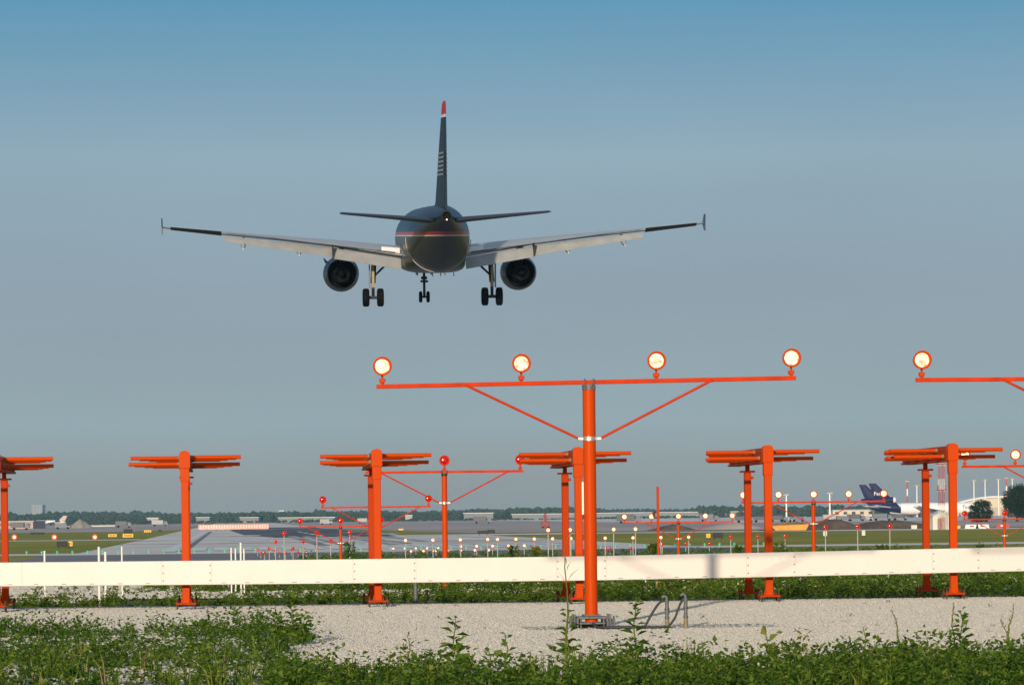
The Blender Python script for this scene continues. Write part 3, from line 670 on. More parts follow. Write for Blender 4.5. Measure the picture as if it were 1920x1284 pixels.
    # concrete footing under the posts
# ------------------------------------------------------------------ white duct in front of the posts
duct = thing("cable_duct", "long white panelled duct running across the whole view in front of antenna posts", "cable duct", (0, 0, 0))
joints = [-140, 41, 303, 397, 662, 780, 1043, 1137, 1400, 1492, 1748, 1837, 2080]
def duct_pt(px):
    u, v = unroll(px, 1065); l = 0.0
    for _ in range(40):
        x, y = rw(l, SA - .30); l += (u * y / F - x)
    return rw(l, SA - .30)
zt = lambda px: np.interp(px, [-140, 0, 600, 1090, 1280, 1600, 1920, 2080], [.735, .73, .717, .716, .728, .75, .775, .785])
zb = lambda px: np.interp(px, [-140, 0, 600, 1090, 1280, 1600, 1920, 2080], [.40, .395, .375, .372, .378, .40, .428, .435])
for k, (pa, pb) in enumerate(zip(joints, joints[1:])):
    short = pb - pa < 130
    (xa, ya), (xb, yb) = duct_pt(pa), duct_pt(pb)
    e = .0 if not short else -.002
    d = Vector((xb-xa, yb-ya, 0)).normalized(); nrm = Vector((d.y, -d.x, 0))
    rings = []
    for (x, y, z0, z1) in ((xa, ya, zb(pa), zt(pa)), (xb, yb, zb(pb), zt(pb))):
        f = Vector((x, y, 0)) - nrm * e; bk = Vector((x, y, 0)) - nrm * .20; c = .007
        rings.append([f + Vector((0,0,z0+c)), f + Vector((0,0,z1-c)), f - nrm*c + Vector((0,0,z1)), bk + nrm*c + Vector((0,0,z1)), bk + Vector((0,0,z1-c)), bk + Vector((0,0,z0+c)), bk + nrm*c + Vector((0,0,z0)), f - nrm*c + Vector((0,0,z0))])
    gap = d * .001
    rings[0] = [q + gap for q in rings[0]]; rings[1] = [q - gap for q in rings[1]]
    pn = MB().loft(rings, False).build("splice_panel" if short else "panel", WHITE, duct)
    rv = MB()
    for (x, y, z0, z1, sg) in ((xa, ya, zb(pa), zt(pa), 1), (xb, yb, zb(pb), zt(pb), -1)):
        if not short: continue
        for q in (.18, .5, .8):
            p = Vector((x, y, z0 + (z1-z0)*q)) + d * sg * .022 - nrm * e
            rv.tube(p - nrm*.004, p + nrm*.006, .0085, n=8)
    if rv.v: rv.build("rivet_row", RUST, pn)
    if not short:
        n = max(2, int((pb-pa)/44)); sc = MB()
        for i in range(n):
            t = (i + .5) / n; p = Vector((xa, ya, 0)).lerp(Vector((xb, yb, 0)), t); z = zb(pa) + (zb(pb)-zb(pa))*t + .026
            sc.cbox(-.032, .032, -.004, .002, -.0035, .0035, .001, Matrix.Translation(p + Vector((0,0,z))) @ Matrix.Rotation(TH, 4, 'Z'))
        sc.build("slot_row", GALV, pn)
for px in (303+47, 707, 1087, 1444, 1790, -4):
    (x, y) = duct_pt(px); M = Matrix.Translation((x, y, 0)) @ Matrix.Rotation(TH, 4, 'Z')
    MB().cbox(-.05, .05, .2, .26, zb(px)+.05, zt(px)-.05, .004, M).build("mount_bracket", GALV, duct)

# ------------------------------------------------------------------ small posts, conduit stubs and cables
def post(px, ytop, ybot, D, label, r=.02, m=PVC, name="marker_post", cat="post", group="white plastic posts behind the duct"):
    p = gx(px, D); top = at(px, ytop, D).z
    t = tag(MB().tube((0,0,-.05), (0,0,top - p.z), r, n=12).tube((0,0,top-p.z), (0,0,top-p.z+.02), r*1.15, r*.8, n=12).build(name, m, None, p), label, cat, group)
    return t
post(83, 1034, 0, 70, "leftmost white post, its short top showing above the duct", .020)
post(185, 1027, 1130, 54.6, "tallest white post at left, seen above and below the duct", .020)
post(197, 1036, 1113, 61, "white post just right of the tallest one at left", .022)
post(228, 1026, 0, 68, "thin white post top halfway between left pair and second antenna", .016)
post(433, 1028, 0, 72, "first of a cluster of four white posts right of the second antenna", .016)
post(441, 1029, 0, 73, "second of the cluster of four white posts right of the second antenna", .016)
post(451, 1019, 1110, 61, "tall white post in the cluster of four, also seen below the duct", .018)
post(457, 1030, 0, 70, "last and rightmost of the cluster of four white posts", .016)
post(1081, 1089, 1105, 58, "short white post beneath the duct just left of the nearest mast", .018)
post(1209, 1084, 1100, 60, "stubby white post just under the duct right of the nearest mast", .022)
post(1230, 1091, 1098, 60, "first of two tiny yellowish stubs under the duct right of the mast", .018, YELLOW, group=None)
post(1245, 1091, 1098, 60.5, "second of two tiny yellowish stubs under the duct, farther right", .018, YELLOW, group=None)
post(778, 1091, 1130, 52.5, "grey metal conduit rising behind the duct between third antenna and red barrette", .035, GALV, "conduit_post", group=None)
p = gx(1234, 75); top = at(1234, 912, 75).z
t = thing("monitor_pole", "thin plain dark orange pole without lamps, right of the nearest mast", "pole", p)
MB().cbox(-.027, .027, -.027, .027, -.05, top - p.z, .004).build("pole", ORANGE_DULL, t)
zz = at(1228, 960, 75).z - p.z
MB().tube((-.09, 0, zz), (-.03, 0, zz), .018, n=8).tube((-.09, 0, zz-.1), (-.09, 0, zz+.02), .03, n=8).build("antenna_stub", RUST, t)

pad = structure(MB().cbox(-.75, 2.1, -.35, .85, -.02, .032, .008, Matrix.Translation((front.location.x, front.location.y, 0)) @ Matrix.Rotation(TH, 4, 'Z')).build("concrete_pad", ramp_mat("worn_concrete", 3, [(.3, (.30, .28, .235)), (.7, (.40, .375, .32))], bump=.3, bscale=60)))
D0 = 38.6
stubs = []
for px, yt, lab in ((1249, 1130, "left grey conduit stub with a cable curling out of its top"), (1284, 1126, "right grey conduit stub with a cable curling out of its top")):
    p = gx(px, D0); h = at(px, yt, D0).z
    t = thing("conduit_stub", lab, "conduit", (p.x, p.y, .03), 0, "pair of conduit stubs right of the nearest mast")
    MB().tube((0,0,0), (0,0,h*.33), .025, n=14).build("ground_sleeve", BRASS, t)
    b = MB().tube((0,0,h*.30), (0,0,h), .021, n=14)
    for z in (.34, .62, .66, .93): b.tube((0,0,h*z), (0,0,h*z+.025), .027, n=8)
    b.build("riser", GALV, t)
    b = MB().path([(0,0,h-.01), (-.004,0,h+.035), (-.03,0,h+.05), (-.055,0,h+.03)], .017, 10); b.build("elbow", GALV, t)
    stubs.append((p, h))
def cable(name, pxs, label):
    pts = [at(px, py, D0 - dd) for px, py, dd in pxs]
    # smooth with Catmull-Rom
    P = [pts[0]] + pts + [pts[-1]]; out = []
    for i in range(len(P) - 3):
        for k in range(8):
            q = k / 8; a, b_, c, d = P[i], P[i+1], P[i+2], P[i+3]
            out.append(.5 * ((2*b_) + (c-a)*q + (2*a-5*b_+4*c-d)*q*q + (3*b_-a-3*c+d)*q**3))
    out.append(pts[-1])
    for q in out: q.z = max(q.z, .05)
    return tag(MB().path(out, .014, 8).build(name, HOSE), label, "cable", "flexible conduits to the nearest mast")
cable("flexible_conduit", [(1112, 1168, -.1), (1122, 1178, 0), (1145, 1184, .05), (1180, 1184, .05), (1205, 1178, .05), (1222, 1150, .05), (1236, 1130, .02), (1246, 1125, 0)], "dark flexible conduit from the mast foot to the left stub")
cable("flexible_conduit", [(1116, 1170, -.1), (1130, 1183, .1), (1170, 1187, .14), (1215, 1186, .14), (1245, 1180, .12), (1264, 1160, .08), (1274, 1135, .03), (1281, 1122, 0)], "dark flexible conduit from the mast foot to the right stub")

# ------------------------------------------------------------------ landing airliner
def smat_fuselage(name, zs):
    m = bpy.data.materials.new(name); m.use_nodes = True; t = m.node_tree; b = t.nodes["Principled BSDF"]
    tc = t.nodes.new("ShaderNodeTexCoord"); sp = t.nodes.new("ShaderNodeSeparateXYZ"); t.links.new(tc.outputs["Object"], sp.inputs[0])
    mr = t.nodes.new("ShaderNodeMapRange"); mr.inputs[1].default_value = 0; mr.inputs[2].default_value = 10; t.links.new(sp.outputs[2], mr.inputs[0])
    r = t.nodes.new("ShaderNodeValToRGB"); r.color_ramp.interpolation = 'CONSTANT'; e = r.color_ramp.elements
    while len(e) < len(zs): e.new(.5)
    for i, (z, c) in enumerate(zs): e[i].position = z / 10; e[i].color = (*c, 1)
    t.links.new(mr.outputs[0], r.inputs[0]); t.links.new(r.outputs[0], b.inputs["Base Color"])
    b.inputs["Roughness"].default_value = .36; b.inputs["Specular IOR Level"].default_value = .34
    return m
NAVY = mat("navy_paint", (.010, .022, .045), .3, var=.1, vscale=2); PLRED = mat("livery_red", (.42, .02, .02), .35, var=.05); PLWHITE = mat("livery_white", (.72, .72, .70), .35, var=.05)
WINGGREY = mat("wing_grey_paint", (.38, .39, .40), .4, var=.12, vscale=1.5); FLAPGREY = mat("flap_paint", (.31, .315, .315), .4, var=.15, vscale=1.2)
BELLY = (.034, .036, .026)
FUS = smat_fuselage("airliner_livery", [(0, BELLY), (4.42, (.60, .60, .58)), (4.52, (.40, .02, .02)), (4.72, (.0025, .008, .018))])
BARE = mat("bare_metal_exhaust", (.006, .006, .006), .7, .0, var=.3, vscale=4, spec=.12)
ENGNAVY = mat("nacelle_paint", (.010, .015, .024), .38, var=.1, vscale=2, spec=.25)

yaw, pit = .0708, .0816
plane = thing("airliner", "twin engine jet airliner with dark upper body and red tail tip, landing gear down", "airplane", (-4.91, 220.49, 14.73))
plane.rotation_euler = (Matrix.Rotation(yaw, 3, 'Z') @ Matrix.Rotation(pit, 3, 'X') @ Matrix.Rotation(-.0028, 3, 'Y')).to_euler()
def ell(y, zc, rx, rz, n=40, e=2.0, cx=0.0):
    out = []
    for i in range(n):
        a = 2*math.pi*i/n; c, s = math.cos(a), math.sin(a)
        out.append(Vector((cx + rx*math.copysign(abs(c)**(2/e), c), y, zc + rz*math.copysign(abs(s)**(2/e), s))))
    return out
fus = [(16.1, 3.75, .02, .02), (15.9, 3.78, .36, .34), (15.2, 3.86, .85, .82), (14.0, 4.02, 1.4, 1.36), (12.3, 4.2, 1.8, 1.82), (10.5, 4.28, 1.975, 2.05), (4, 4.28, 1.975, 2.07), (-2, 4.28, 1.975, 2.07), (-7, 4.29, 1.975, 2.05), (-8.8, 4.42, 1.88, 1.93), (-10.8, 4.72, 1.62, 1.62), (-12.8, 5.06, 1.25, 1.26), (-14.8, 5.36, .86, .88), (-16.6, 5.58, .50, .53), (-17.5, 5.66, .33, .35), (-17.7, 5.66, .27, .29)]
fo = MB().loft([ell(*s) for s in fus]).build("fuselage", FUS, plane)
MB().lathe([(-17.72, .26), (-17.95, .22), (-17.96, .19), (-17.75, .17)], 'Y', (0, 0, 5.66), 20).build("exhaust_cone", BARE, fo)
MB().path([(2.005*math.cos(math.radians(q)), -7.6, 4.30 + 2.06*math.sin(math.radians(q))) for q in range(178, 363, 5)], .032, 6).build("seam_strip", mat("seam_band", (.36, .35, .30), .4, var=.1), fo)
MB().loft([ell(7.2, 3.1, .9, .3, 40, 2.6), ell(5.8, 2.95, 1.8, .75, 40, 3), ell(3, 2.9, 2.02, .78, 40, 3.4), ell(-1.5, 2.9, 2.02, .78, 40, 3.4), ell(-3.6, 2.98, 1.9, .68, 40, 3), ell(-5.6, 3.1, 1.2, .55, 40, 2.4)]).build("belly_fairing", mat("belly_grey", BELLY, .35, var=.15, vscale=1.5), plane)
an = MB()
for x, y in ((-.9, 1), (.4, -2.5), (.9, 2), (-.2, -4.4), (1.2, -3)): an.cbox(x-.02, x+.02, y-.18, y+.12, 1.93, 2.16, .008)
an.build("belly_antenna", DARKMETAL, plane)

def foil(x, yLE, yTE, zTE, th, tw, n=10):
    c = yLE - yTE; zLE = zTE + c * tw; up, lo = [], []
    for i in range(n + 1):
        t = i / n; q = .5*(1 - math.cos(math.pi*t)); h = th*c*5*(.2969*math.sqrt(q) - .126*q - .3516*q*q + .2843*q**3 - .1015*q**4)
        y = yLE - c*q; z = zLE + (zTE - zLE)*q
        up.append(Vector((x, y, z + h*1.1))); lo.append(Vector((x, y, z - h*.9)))
    return up + lo[-2:0:-1]
def cut(x, yLE, yTE, zTE, th, tw): return foil(x, yLE, yTE, zTE, th, tw)
for sg in (-1, 1):
    st = [(1.2, 5.6, -1.1, 3.12, .13, .035), (2.0, 5.2, -1.1, 3.25, .13, .033), (6.4, 2.75, -1.25, 3.96, .115, .025), (9.8, .95, -1.95, 4.36, .11, .015), (13.3, -.85, -2.75, 4.72, .105, .0), (16.7, -2.55, -3.7, 5.10, .10, -.02), (17.0, -2.75, -3.78, 5.14, .09, -.02)]
    rings = [cut(sg*x, *r) for x, *r in st]
    if sg < 0: rings = [list(reversed(r)) for r in rings]
    wg = MB().loft(rings).build("wing", WINGGREY, plane)
    # flaps hang below and behind the trailing edge
    def panel(x0, x1, y0, y1, z0, z1, ch0, ch1, ang, thk, name, m, lift=0):
        b = MB(); rr = []
        for x, y, z, ch in ((x0, y0, z0, ch0), (x1, y1, z1, ch1)):
            c, s = math.cos(ang), math.sin(ang); pr = []
            for a, h in ((0, .3), (.12, 1), (.4, .9), (1, .12), (1, -.12), (.4, -.5), (.12, -.6), (0, -.3)):
                pr.append(Vector((sg*x, y - a*ch*c - h*thk*.5*s, z - a*ch*s + h*thk*.5*c + lift)))
            rr.append(pr if sg > 0 else list(reversed(pr)))
        return b.loft(rr, False).build(name, m, wg)
    panel(2.05, 6.33, -.95, -1.15, 3.13, 3.82, 1.15, 1.10, math.radians(37), .16, "flap", FLAPGREY, -.07)
    panel(6.42, 13.2, -1.2, -2.62, 3.84, 4.60, 1.05, .55, math.radians(35), .13, "flap", FLAPGREY, -.05)
    MB().cbox(sg*6.375 - .035, sg*6.375 + .035, -2.2, -.9, 3.12, 3.98, .01).build("dark_flap_gap", BLACK, wg)  # black plate added to draw the dark gap between the flaps
    panel(2.08, 3.25, -.15, -.2, 3.72, 3.82, .55, .5, math.radians(48), .04, "inboard_spoiler", PLWHITE)
    panel(13.35, 16.5, -2.72, -3.60, 4.60, 4.98, .62, .42, math.radians(-24), .12, "aileron", DARKMETAL)  # near-black material paints in the shade on the raised aileron's underside
    # spoiler strip along the wing top
    panel(2.4, 13.0, -.35, -2.35, 3.47, 4.82, .62, .34, math.radians(3), .03, "spoiler_row", WINGGREY)
    for x, y, z in ((6.38, -1.0, 3.55), (8.5, -1.2, 3.95), (12.0, -2.1, 4.38)):
        if x < 7: continue
        MB().loft([ell(y + 1.5, z + .05, .03, .03, 12, 2, sg*x), ell(y + .7, z - .12, .15, .22, 12, 2, sg*x), ell(y - .5, z - .36, .17, .25, 12, 2, sg*x), ell(y - 1.5, z - .62, .05, .06, 12, 2, sg*x)]).build("flap_track_fairing", WINGGREY, wg)
    fe = MB()
    poly = [(-2.6, 5.14), (-3.55, 5.70), (-3.95, 5.70), (-3.85, 5.14), (-3.95, 4.66), (-3.6, 4.66)]
    fe.add([Vector((sg*17.0, y, z)) for y, z in poly] + [Vector((sg*17.06, y, z)) for y, z in poly], [tuple(range(6)), tuple(reversed(range(6, 12)))] + [(i, 6+i, 6+(i+1) % 6, (i+1) % 6) for i in range(6)])
    fe.build("wingtip_fence", NAVY, wg)
    # engine
    en = MB().lathe([(1.36, .905), (1.32, .93), (1.6, .97), (2.6, 1.12), (3.8, 1.17), (4.5, 1.10), (4.75, .98), (4.7, .88), (4.2, .85), (3.2, .83)], 'Y', (sg*5.75, 0, 2.07), 32, None, True, False).build("engine", ENGNAVY, plane)
    MB().lathe([(3.1, .70), (1.3, .60), (.75, .46), (.74, .42), (1.2, .40)], 'Y', (sg*5.75, 0, 2.07), 24).lathe([(1.2, .26), (.7, .22), (.2, .04)], 'Y', (sg*5.75, 0, 2.07), 16).lathe([(1.34, .905), (2.0, .90), (2.4, .88), (2.42, .3)], 'Y', (sg*5.75, 0, 2.07), 32, None, True, False).build("exhaust", BARE, en)
    MB().loft([[Vector((sg*5.75 + a, y, z)) for a, y, z in ((-.14, 3.9, 3.1), (.14, 3.9, 3.1), (.14, 3.4, 3.75), (-.14, 3.4, 3.75))], [Vector((sg*5.75 + a, y, z)) for a, y, z in ((-.16, 1.2, 2.75), (.16, 1.2, 2.75), (.16, .6, 3.70), (-.16, .6, 3.70))], [Vector((sg*5.75 + a, y, z)) for a, y, z in ((-.06, -.4, 3.25), (.06, -.4, 3.25), (.06, -.4, 3.6), (-.06, -.4, 3.6))]], False).build("pylon", ENGNAVY, en)
    MB().add([Vector((sg*5.75 + q, yy, zz)) for q, yy, zz in ((-.98, 3.9, 2.75), (-.84, 2.9, 2.85), (-1.12, 3.1, 3.10), (-1.02, 3.9, 2.75), (-.88, 2.9, 2.85), (-1.16, 3.1, 3.10))], [(0,1,2),(5,4,3),(0,3,4,1),(1,4,5,2),(2,5,3,0)]).build("strake", ENGNAVY, en)
    # main gear
    g = MB().tube((sg*3.80, 0, .58), (sg*3.80, .05, 1.7), .10, n=12).tube((sg*3.80, .05, 1.5), (sg*3.70, .15, 3.3), .17, n=12).tube((sg*3.3, 0, .58), (sg*4.3, 0, .58), .10, n=10).tube((sg*3.76, .1, 1.9), (sg*2.55, .25, 3.05), .07, n=8).tube((sg*3.76, -.12, 1.5), (sg*3.80, -.28, 1.05), .05, n=8).tube((sg*3.80, -.28, 1.05), (sg*3.80, -.08, .68), .05, n=8).build("main_gear", DARKMETAL, plane)
    MB().cbox(sg*4.02 - .03, sg*4.02 + .03, -.38, .42, 1.15, 3.05, .02).build("gear_door", mat("gear_door_paint", (.26, .235, .19), .4, var=.1), g)
    MB().cbox(sg*3.80 - .09, sg*3.80 + .09, -.26, -.20, 1.2, 2.75, .02).build("torque_cover", mat("gear_leg_paint", (.30, .25, .17), .4, var=.2, vscale=5), g)
    for q in (-.46, .46):
        M = Matrix.Translation((sg*3.80 + q, 0, .58))
        wh = MB().lathe([(-.21, .30), (-.215, .44), (-.19, .53), (-.12, .578), (.12, .578), (.19, .53), (.215, .44), (.21, .30)], 'X', (sg*3.80 + q, 0, .58), 28).build("wheel", RUBBER, g)
        MB().lathe([(-.17, .05), (-.19, .29), (.19, .29), (.17, .05)], 'X', (sg*3.80 + q, 0, .58), 20).build("rim", BARE, g)
    # tailplane
    st = [(.7, -12.9, -16.2, 5.36, .11, .0), (1.3, -13.2, -16.25, 5.43, .11, 0), (6.1, -15.75, -17.2, 5.84, .10, 0), (6.22, -15.95, -17.2, 5.85, .06, 0)]
    rings = [foil(sg*x, *r) for x, *r in st]
    if sg < 0: rings = [list(reversed(r)) for r in rings]
    MB().loft(rings).build("tailplane", mat("tailplane_paint", (.014, .014, .013), .5, var=.15), plane)
# nose gear
g = MB().tube((0, 11.6, .38), (0, 11.7, 2.5), .09, n=12).tube((-.35, 11.6, .38), (.35, 11.6, .38), .07, n=10).tube((0, 11.65, 1.2), (0, 12.7, 2.5), .05, n=8).cbox(-.2, .2, 11.5, 11.8, 1.55, 1.75, .02).cbox(-.26, .26, 11.45, 11.55, 1.35, 1.5, .02).build("nose_gear", DARKMETAL, plane)
for q in (-.25, .25):
    MB().lathe([(-.11, .2), (-.11, .30), (-.07, .375), (.07, .375), (.11, .30), (.11, .2)], 'X', (q, 11.6, .38), 24).build("wheel", RUBBER, g)
for q in (-.5, .5): MB().cbox(q-.02, q+.02, 11.2, 12.9, 1.85, 2.45, .01).build("gear_door", mat("nose_door", BELLY, .4, var=.1), g)
# fin
def fin_ring(z, yLE, yTE, t):
    out = []; c = yLE - yTE
    for q, h in ((0, 0), (.1, .8), (.3, 1), (.65, .62), (1, .10)): out.append(Vector((h*t, yLE - c*q, z)))
    for q, h in ((1, .10), (.65, .62), (.3, 1), (.1, .8)): out.append(Vector((-h*t, yLE - c*q, z)))
    return out
FINM = smat_fuselage("fin_livery", [(0, (.012, .028, .052))])
def finm():
    m = bpy.data.materials.new("fin_paint"); m.use_nodes = True; t = m.node_tree; b = t.nodes["Principled BSDF"]
    tc = t.nodes.new("ShaderNodeTexCoord"); sp = t.nodes.new("ShaderNodeSeparateXYZ"); t.links.new(tc.outputs["Object"], sp.inputs[0])
    mr = t.nodes.new("ShaderNodeMapRange"); mr.inputs[2].default_value = 14; t.links.new(sp.outputs[2], mr.inputs[0])
    r = t.nodes.new("ShaderNodeValToRGB"); r.color_ramp.interpolation = 'CONSTANT'; e = r.color_ramp.elements
    zs = [(0, (.008, .020, .036)), (11.38, (.65, .65, .63)), (11.56, (.45, .012, .015))]
    e.new(.5)
    for i, (z, c) in enumerate(zs): e[i].position = z/14; e[i].color = (*c, 1)
    t.links.new(mr.outputs[0], r.inputs[0]); t.links.new(r.outputs[0], b.inputs["Base Color"]); b.inputs["Roughness"].default_value = .5; b.inputs["Specular IOR Level"].default_value = .2
    return m
fin = MB().loft([fin_ring(5.9, -9.0, -15.9, .44), fin_ring(6.5, -10.3, -16.0, .36), fin_ring(8.5, -12.1, -16.45, .28), fin_ring(10.5, -13.9, -17.0, .20), fin_ring(12.2, -15.4, -17.45, .12), fin_ring(12.36, -15.8, -17.5, .08)], False).build("fin", finm(), plane)
st = MB()
for k in range(6):
    z = 8.05 + k * .25
    for sg in (-1, 1):
        xx = [Vector((sg*(.30 - .028*(z-8)), -13.2 - (z-8)*.5, z)), Vector((sg*(.115 - .01*(z-8)), -16.3 - (z-8)*.26, z))]
        o = Vector((sg*.004, 0, 0)); h = Vector((0, 0, .11))
        A = [xx[0]+o, xx[1]+o, xx[1]+o+h, xx[0]+o+h, xx[0]-o*3, xx[1]-o*3, xx[1]-o*3+h, xx[0]-o*3+h]
        st.add(A, [(0,1,2,3),(7,6,5,4),(0,4,5,1),(1,5,6,2),(2,6,7,3),(3,7,4,0)])
st.build("tail_stripes", mat("tail_stripe_silver", (.22, .24, .26), .45, var=.05), fin)
MB().lathe([(-.04, .01), (-.03, .04), (.02, .04)], 'Y', (0, -17.98, 5.42), 10).build("tail_light", lens_mat("lit_tail_lamp", (.8, .6, .5), (1, .75, .6), 1.5, 3, 5), fo)

# ------------------------------------------------------------------ cargo aircraft at the right
PURPLE = mat("purple_paint", (.005, .002, .042), .5, var=.08, vscale=.5, spec=.15); JETWHITE = mat("white_aircraft_paint", (.72, .72, .70), .35, var=.06, vscale=.3)
def text_mesh(name, body, size, m, parent, M, depth=.02):
    cu = bpy.data.curves.new(name, 'FONT'); cu.body = body; cu.size = size; cu.extrude = depth; cu.align_x = 'CENTER'; cu.align_y = 'CENTER'
    to = bpy.data.objects.new("tmp", cu); COL.objects.link(to)
    dg = bpy.context.evaluated_depsgraph_get(); me = bpy.data.meshes.new_from_object(to.evaluated_get(dg))
    bpy.data.objects.remove(to); me.materials.clear(); me.materials.append(m)
    o = link(name, me, parent); o.matrix_local = M; return o
def cargo_jet(loc, rz, label, lettered=True):
    t = thing("cargo_jet", label, "airplane", loc, rz, "parked purple tailed cargo jets")
    # local x = nose direction, tail near x=0
    def el(x, zc, ry, rz_, n=28): return [Vector((x, ry*math.cos(2*math.pi*i/n), zc + rz_*math.sin(2*math.pi*i/n))) for i in range(n)]
    prof = [(3.0, 5.9, .3, .35), (6, 5.5, 1.1, 1.3), (10, 5.0, 2.0, 2.15), (15, 4.65, 2.75, 2.8), (20, 4.5, 3.0, 3.0), (48, 4.5, 3.0, 3.0), (53, 4.45, 2.7, 2.75), (56.5, 4.2, 1.9, 2.0), (58.6, 3.9, .9, 1.0), (59.3, 3.75, .1, .1)]
    k = 4
    b = MB(); rings = [el(*p) for p in prof]
    fo = MB().loft(rings[3:]).build("fuselage", JETWHITE, t)
    # slanted purple rear part
    def slant(x, zc, ry, rz_, n=28): return [p + Vector(((4.5 - p.z) * .85 if x > 15 else 0, 0, 0)) for p in el(x, zc, ry*1.006, rz_*1.006, n)]
    MB().loft(rings[:3] + [slant(15.4, 4.64, 2.77, 2.82)]).build("rear_fuselage", PURPLE, t)
    # fin with centre engine
    def fr(z, x0, x1, th): return [Vector((x0, 0, z)), Vector((x0 + (x1-x0)*.3, th, z)), Vector((x0 + (x1-x0)*.8, th*.8, z)), Vector((x1, 0, z)), Vector((x0 + (x1-x0)*.8, -th*.8, z)), Vector((x0 + (x1-x0)*.3, -th, z))]
    f = MB().loft([fr(6.9, 3.2, 13.4, .55), fr(11, 1.5, 9.2, .5), fr(14, .28, 6.1, .35), fr(17.6, -1.2, 2.4, .2)], False).build("fin", PURPLE, t)
    MB().lathe([(12.5, 1.15), (12.2, 1.42), (10.5, 1.52), (9, 1.50)], 'X', (0, 0, 9.0), 22).build("engine_intake", JETWHITE, t)
    MB().lathe([(11.2, 1.545), (9, 1.56), (3, 1.35), (.2, 1.0), (-.2, .8), (.3, .6)], 'X', (0, 0, 9.0), 22).build("tail_engine", PURPLE, t)
    if lettered: text_mesh("fin_lettering", "FedEx", 2.6, JETWHITE, f, Matrix.Translation((4.6, -.66, 12.3)) @ Matrix.Rotation(math.pi/2, 4, 'X'))
    text_mesh("side_lettering", "FedEx", 2.6, PURPLE, fo, Matrix.Translation((49.3, -3.03, 5.0)) @ Matrix.Rotation(math.pi/2, 4, 'X'), .03)
    for sg in (-1, 1):
        MB().loft([fr2 for fr2 in ([Vector((3.0 + 6.8*(1-q), sg*(2 + 7*q), 5.3 + .9*q)) + Vector((dx*(1-.6*q), 0, dz)) for dx, dz in ((0, .3), (-6.5, .0), (0, -.3))] for q in (0, 1))], False).build("tailplane", WINGGREY, t)
        MB().loft([[Vector((36 - 13*q, sg*(2.5 + 22*q), 3.1 + 2.4*q)) + Vector((dx*(1-.7*q), 0, dz)) for dx, dz in ((0, .2), (-4, .7), (-11, .0), (-4, -.5))] for q in (0, 1)], False).build("wing", WINGGREY, t)
        MB().lathe([(37, 1.1), (36.6, 1.35), (34, 1.45), (31, 1.0), (30.4, .5)], 'X', (0, sg*8.5, 2.0), 18).build("wing_engine", PURPLE, t)
        MB().tube((26, sg*5, 0), (26, sg*5, 3.4), .35, n=8).lathe([(-.9, .75), (.9, .75)], 'Y', (27, sg*5, .75), 14).lathe([(-.9, .75), (.9, .75)], 'Y', (25, sg*5, .75), 14).build("main_gear", DARKMETAL, t)
    MB().tube((52, 0, 0), (52, 0, 2.2), .25, n=8).lathe([(-.5, .55), (.5, .55)], 'Y', (52, 0, .55), 12).build("nose_gear", DARKMETAL, t)
    wn = MB()
    wn.cbox(56.0, 57.4, -1.75, 1.75, 5.1, 5.7, .1); wn.build("windscreen", BLACK, t)
    return t
D1 = 1760
p = gx(1634, D1); cargo_jet((p.x, p.y, p.z + .06), math.radians(-4), "nearer purple tailed white cargo jet parked at the right behind the antenna posts")
p = gx(1615.5, D1 + 75); cargo_jet((p.x, p.y, p.z + .06), math.radians(-4), "farther cargo jet whose purple fin shows just left of the nearer fin", False)

# ------------------------------------------------------------------ things on the airfield
def lattice_tower(px, D, ytop, w, label, n=14):
    p = gx(px, D); H = at(px, ytop, D).z - p.z
    t = thing("lattice_tower", label, "tower", p, .3)
    Mr = mat("tower_red", (.42, .05, .03), .6, var=.15); Mw = mat("tower_white", (.66, .64, .60), .6, var=.15)
    for sec in range(6):
        z0, z1 = H*sec/6, H*(sec+1)/6; b = MB()
        for sx, sy in ((-1,-1),(1,-1),(1,1),(-1,1)): b.tube((sx*w/2, sy*w/2, z0), (sx*w/2, sy*w/2, z1), .036, n=6)
        m = 3
        for k in range(m):
            a0, a1 = z0 + (z1-z0)*k/m, z0 + (z1-z0)*(k+1)/m
            C = [(-1,-1),(1,-1),(1,1),(-1,1)]
            for i in range(4):
                (ax, ay), (bx, by) = C[i], C[(i+1) % 4]
                b.tube((ax*w/2, ay*w/2, a0), (bx*w/2, by*w/2, a1), .018, n=5).tube((bx*w/2, by*w/2, a0), (ax*w/2, ay*w/2, a1), .018, n=5).tube((ax*w/2, ay*w/2, a1), (bx*w/2, by*w/2, a1), .016, n=5)
        b.build("mast_section", Mr if sec % 2 == 0 else Mw, t)
    for z in (H*.52, H*.86, H*.98):
        b = MB(); b.box(-w*.85, w*.85, -w*.85, w*.85, z, z + .12); 
        for sx in (-1, 1): b.tube((sx*w*.8, 0, z + .05), (sx*w*.8, 0, z + .9), .12, n=8)
        b.build("platform", Mr, t)
lattice_tower(1766, 604, 850, .85, "red and white lattice tower seen between the rightmost antenna's posts")
HUTW = mat("hut_wall_paint", (.62, .60, .53), .7, var=.1, vscale=1.5); HUTR = mat("hut_roof_metal", (.50, .50, .49), .5, var=.15, vscale=1)
p = gx(1762, 612); t = thing("equipment_hut", "small white equipment hut with pitched roof at the lattice tower's foot", "hut", p, .12)
MB().box(-1.72, 1.72, -2, 2, -.1, 2.45).add([(-1.72, -2, 2.45), (1.72, -2, 2.45), (0, -2, 3.2), (-1.72, 2, 2.45), (1.72, 2, 2.45), (0, 2, 3.2)], [(0,1,2),(5,4,3)]).build("wall", HUTW, t)
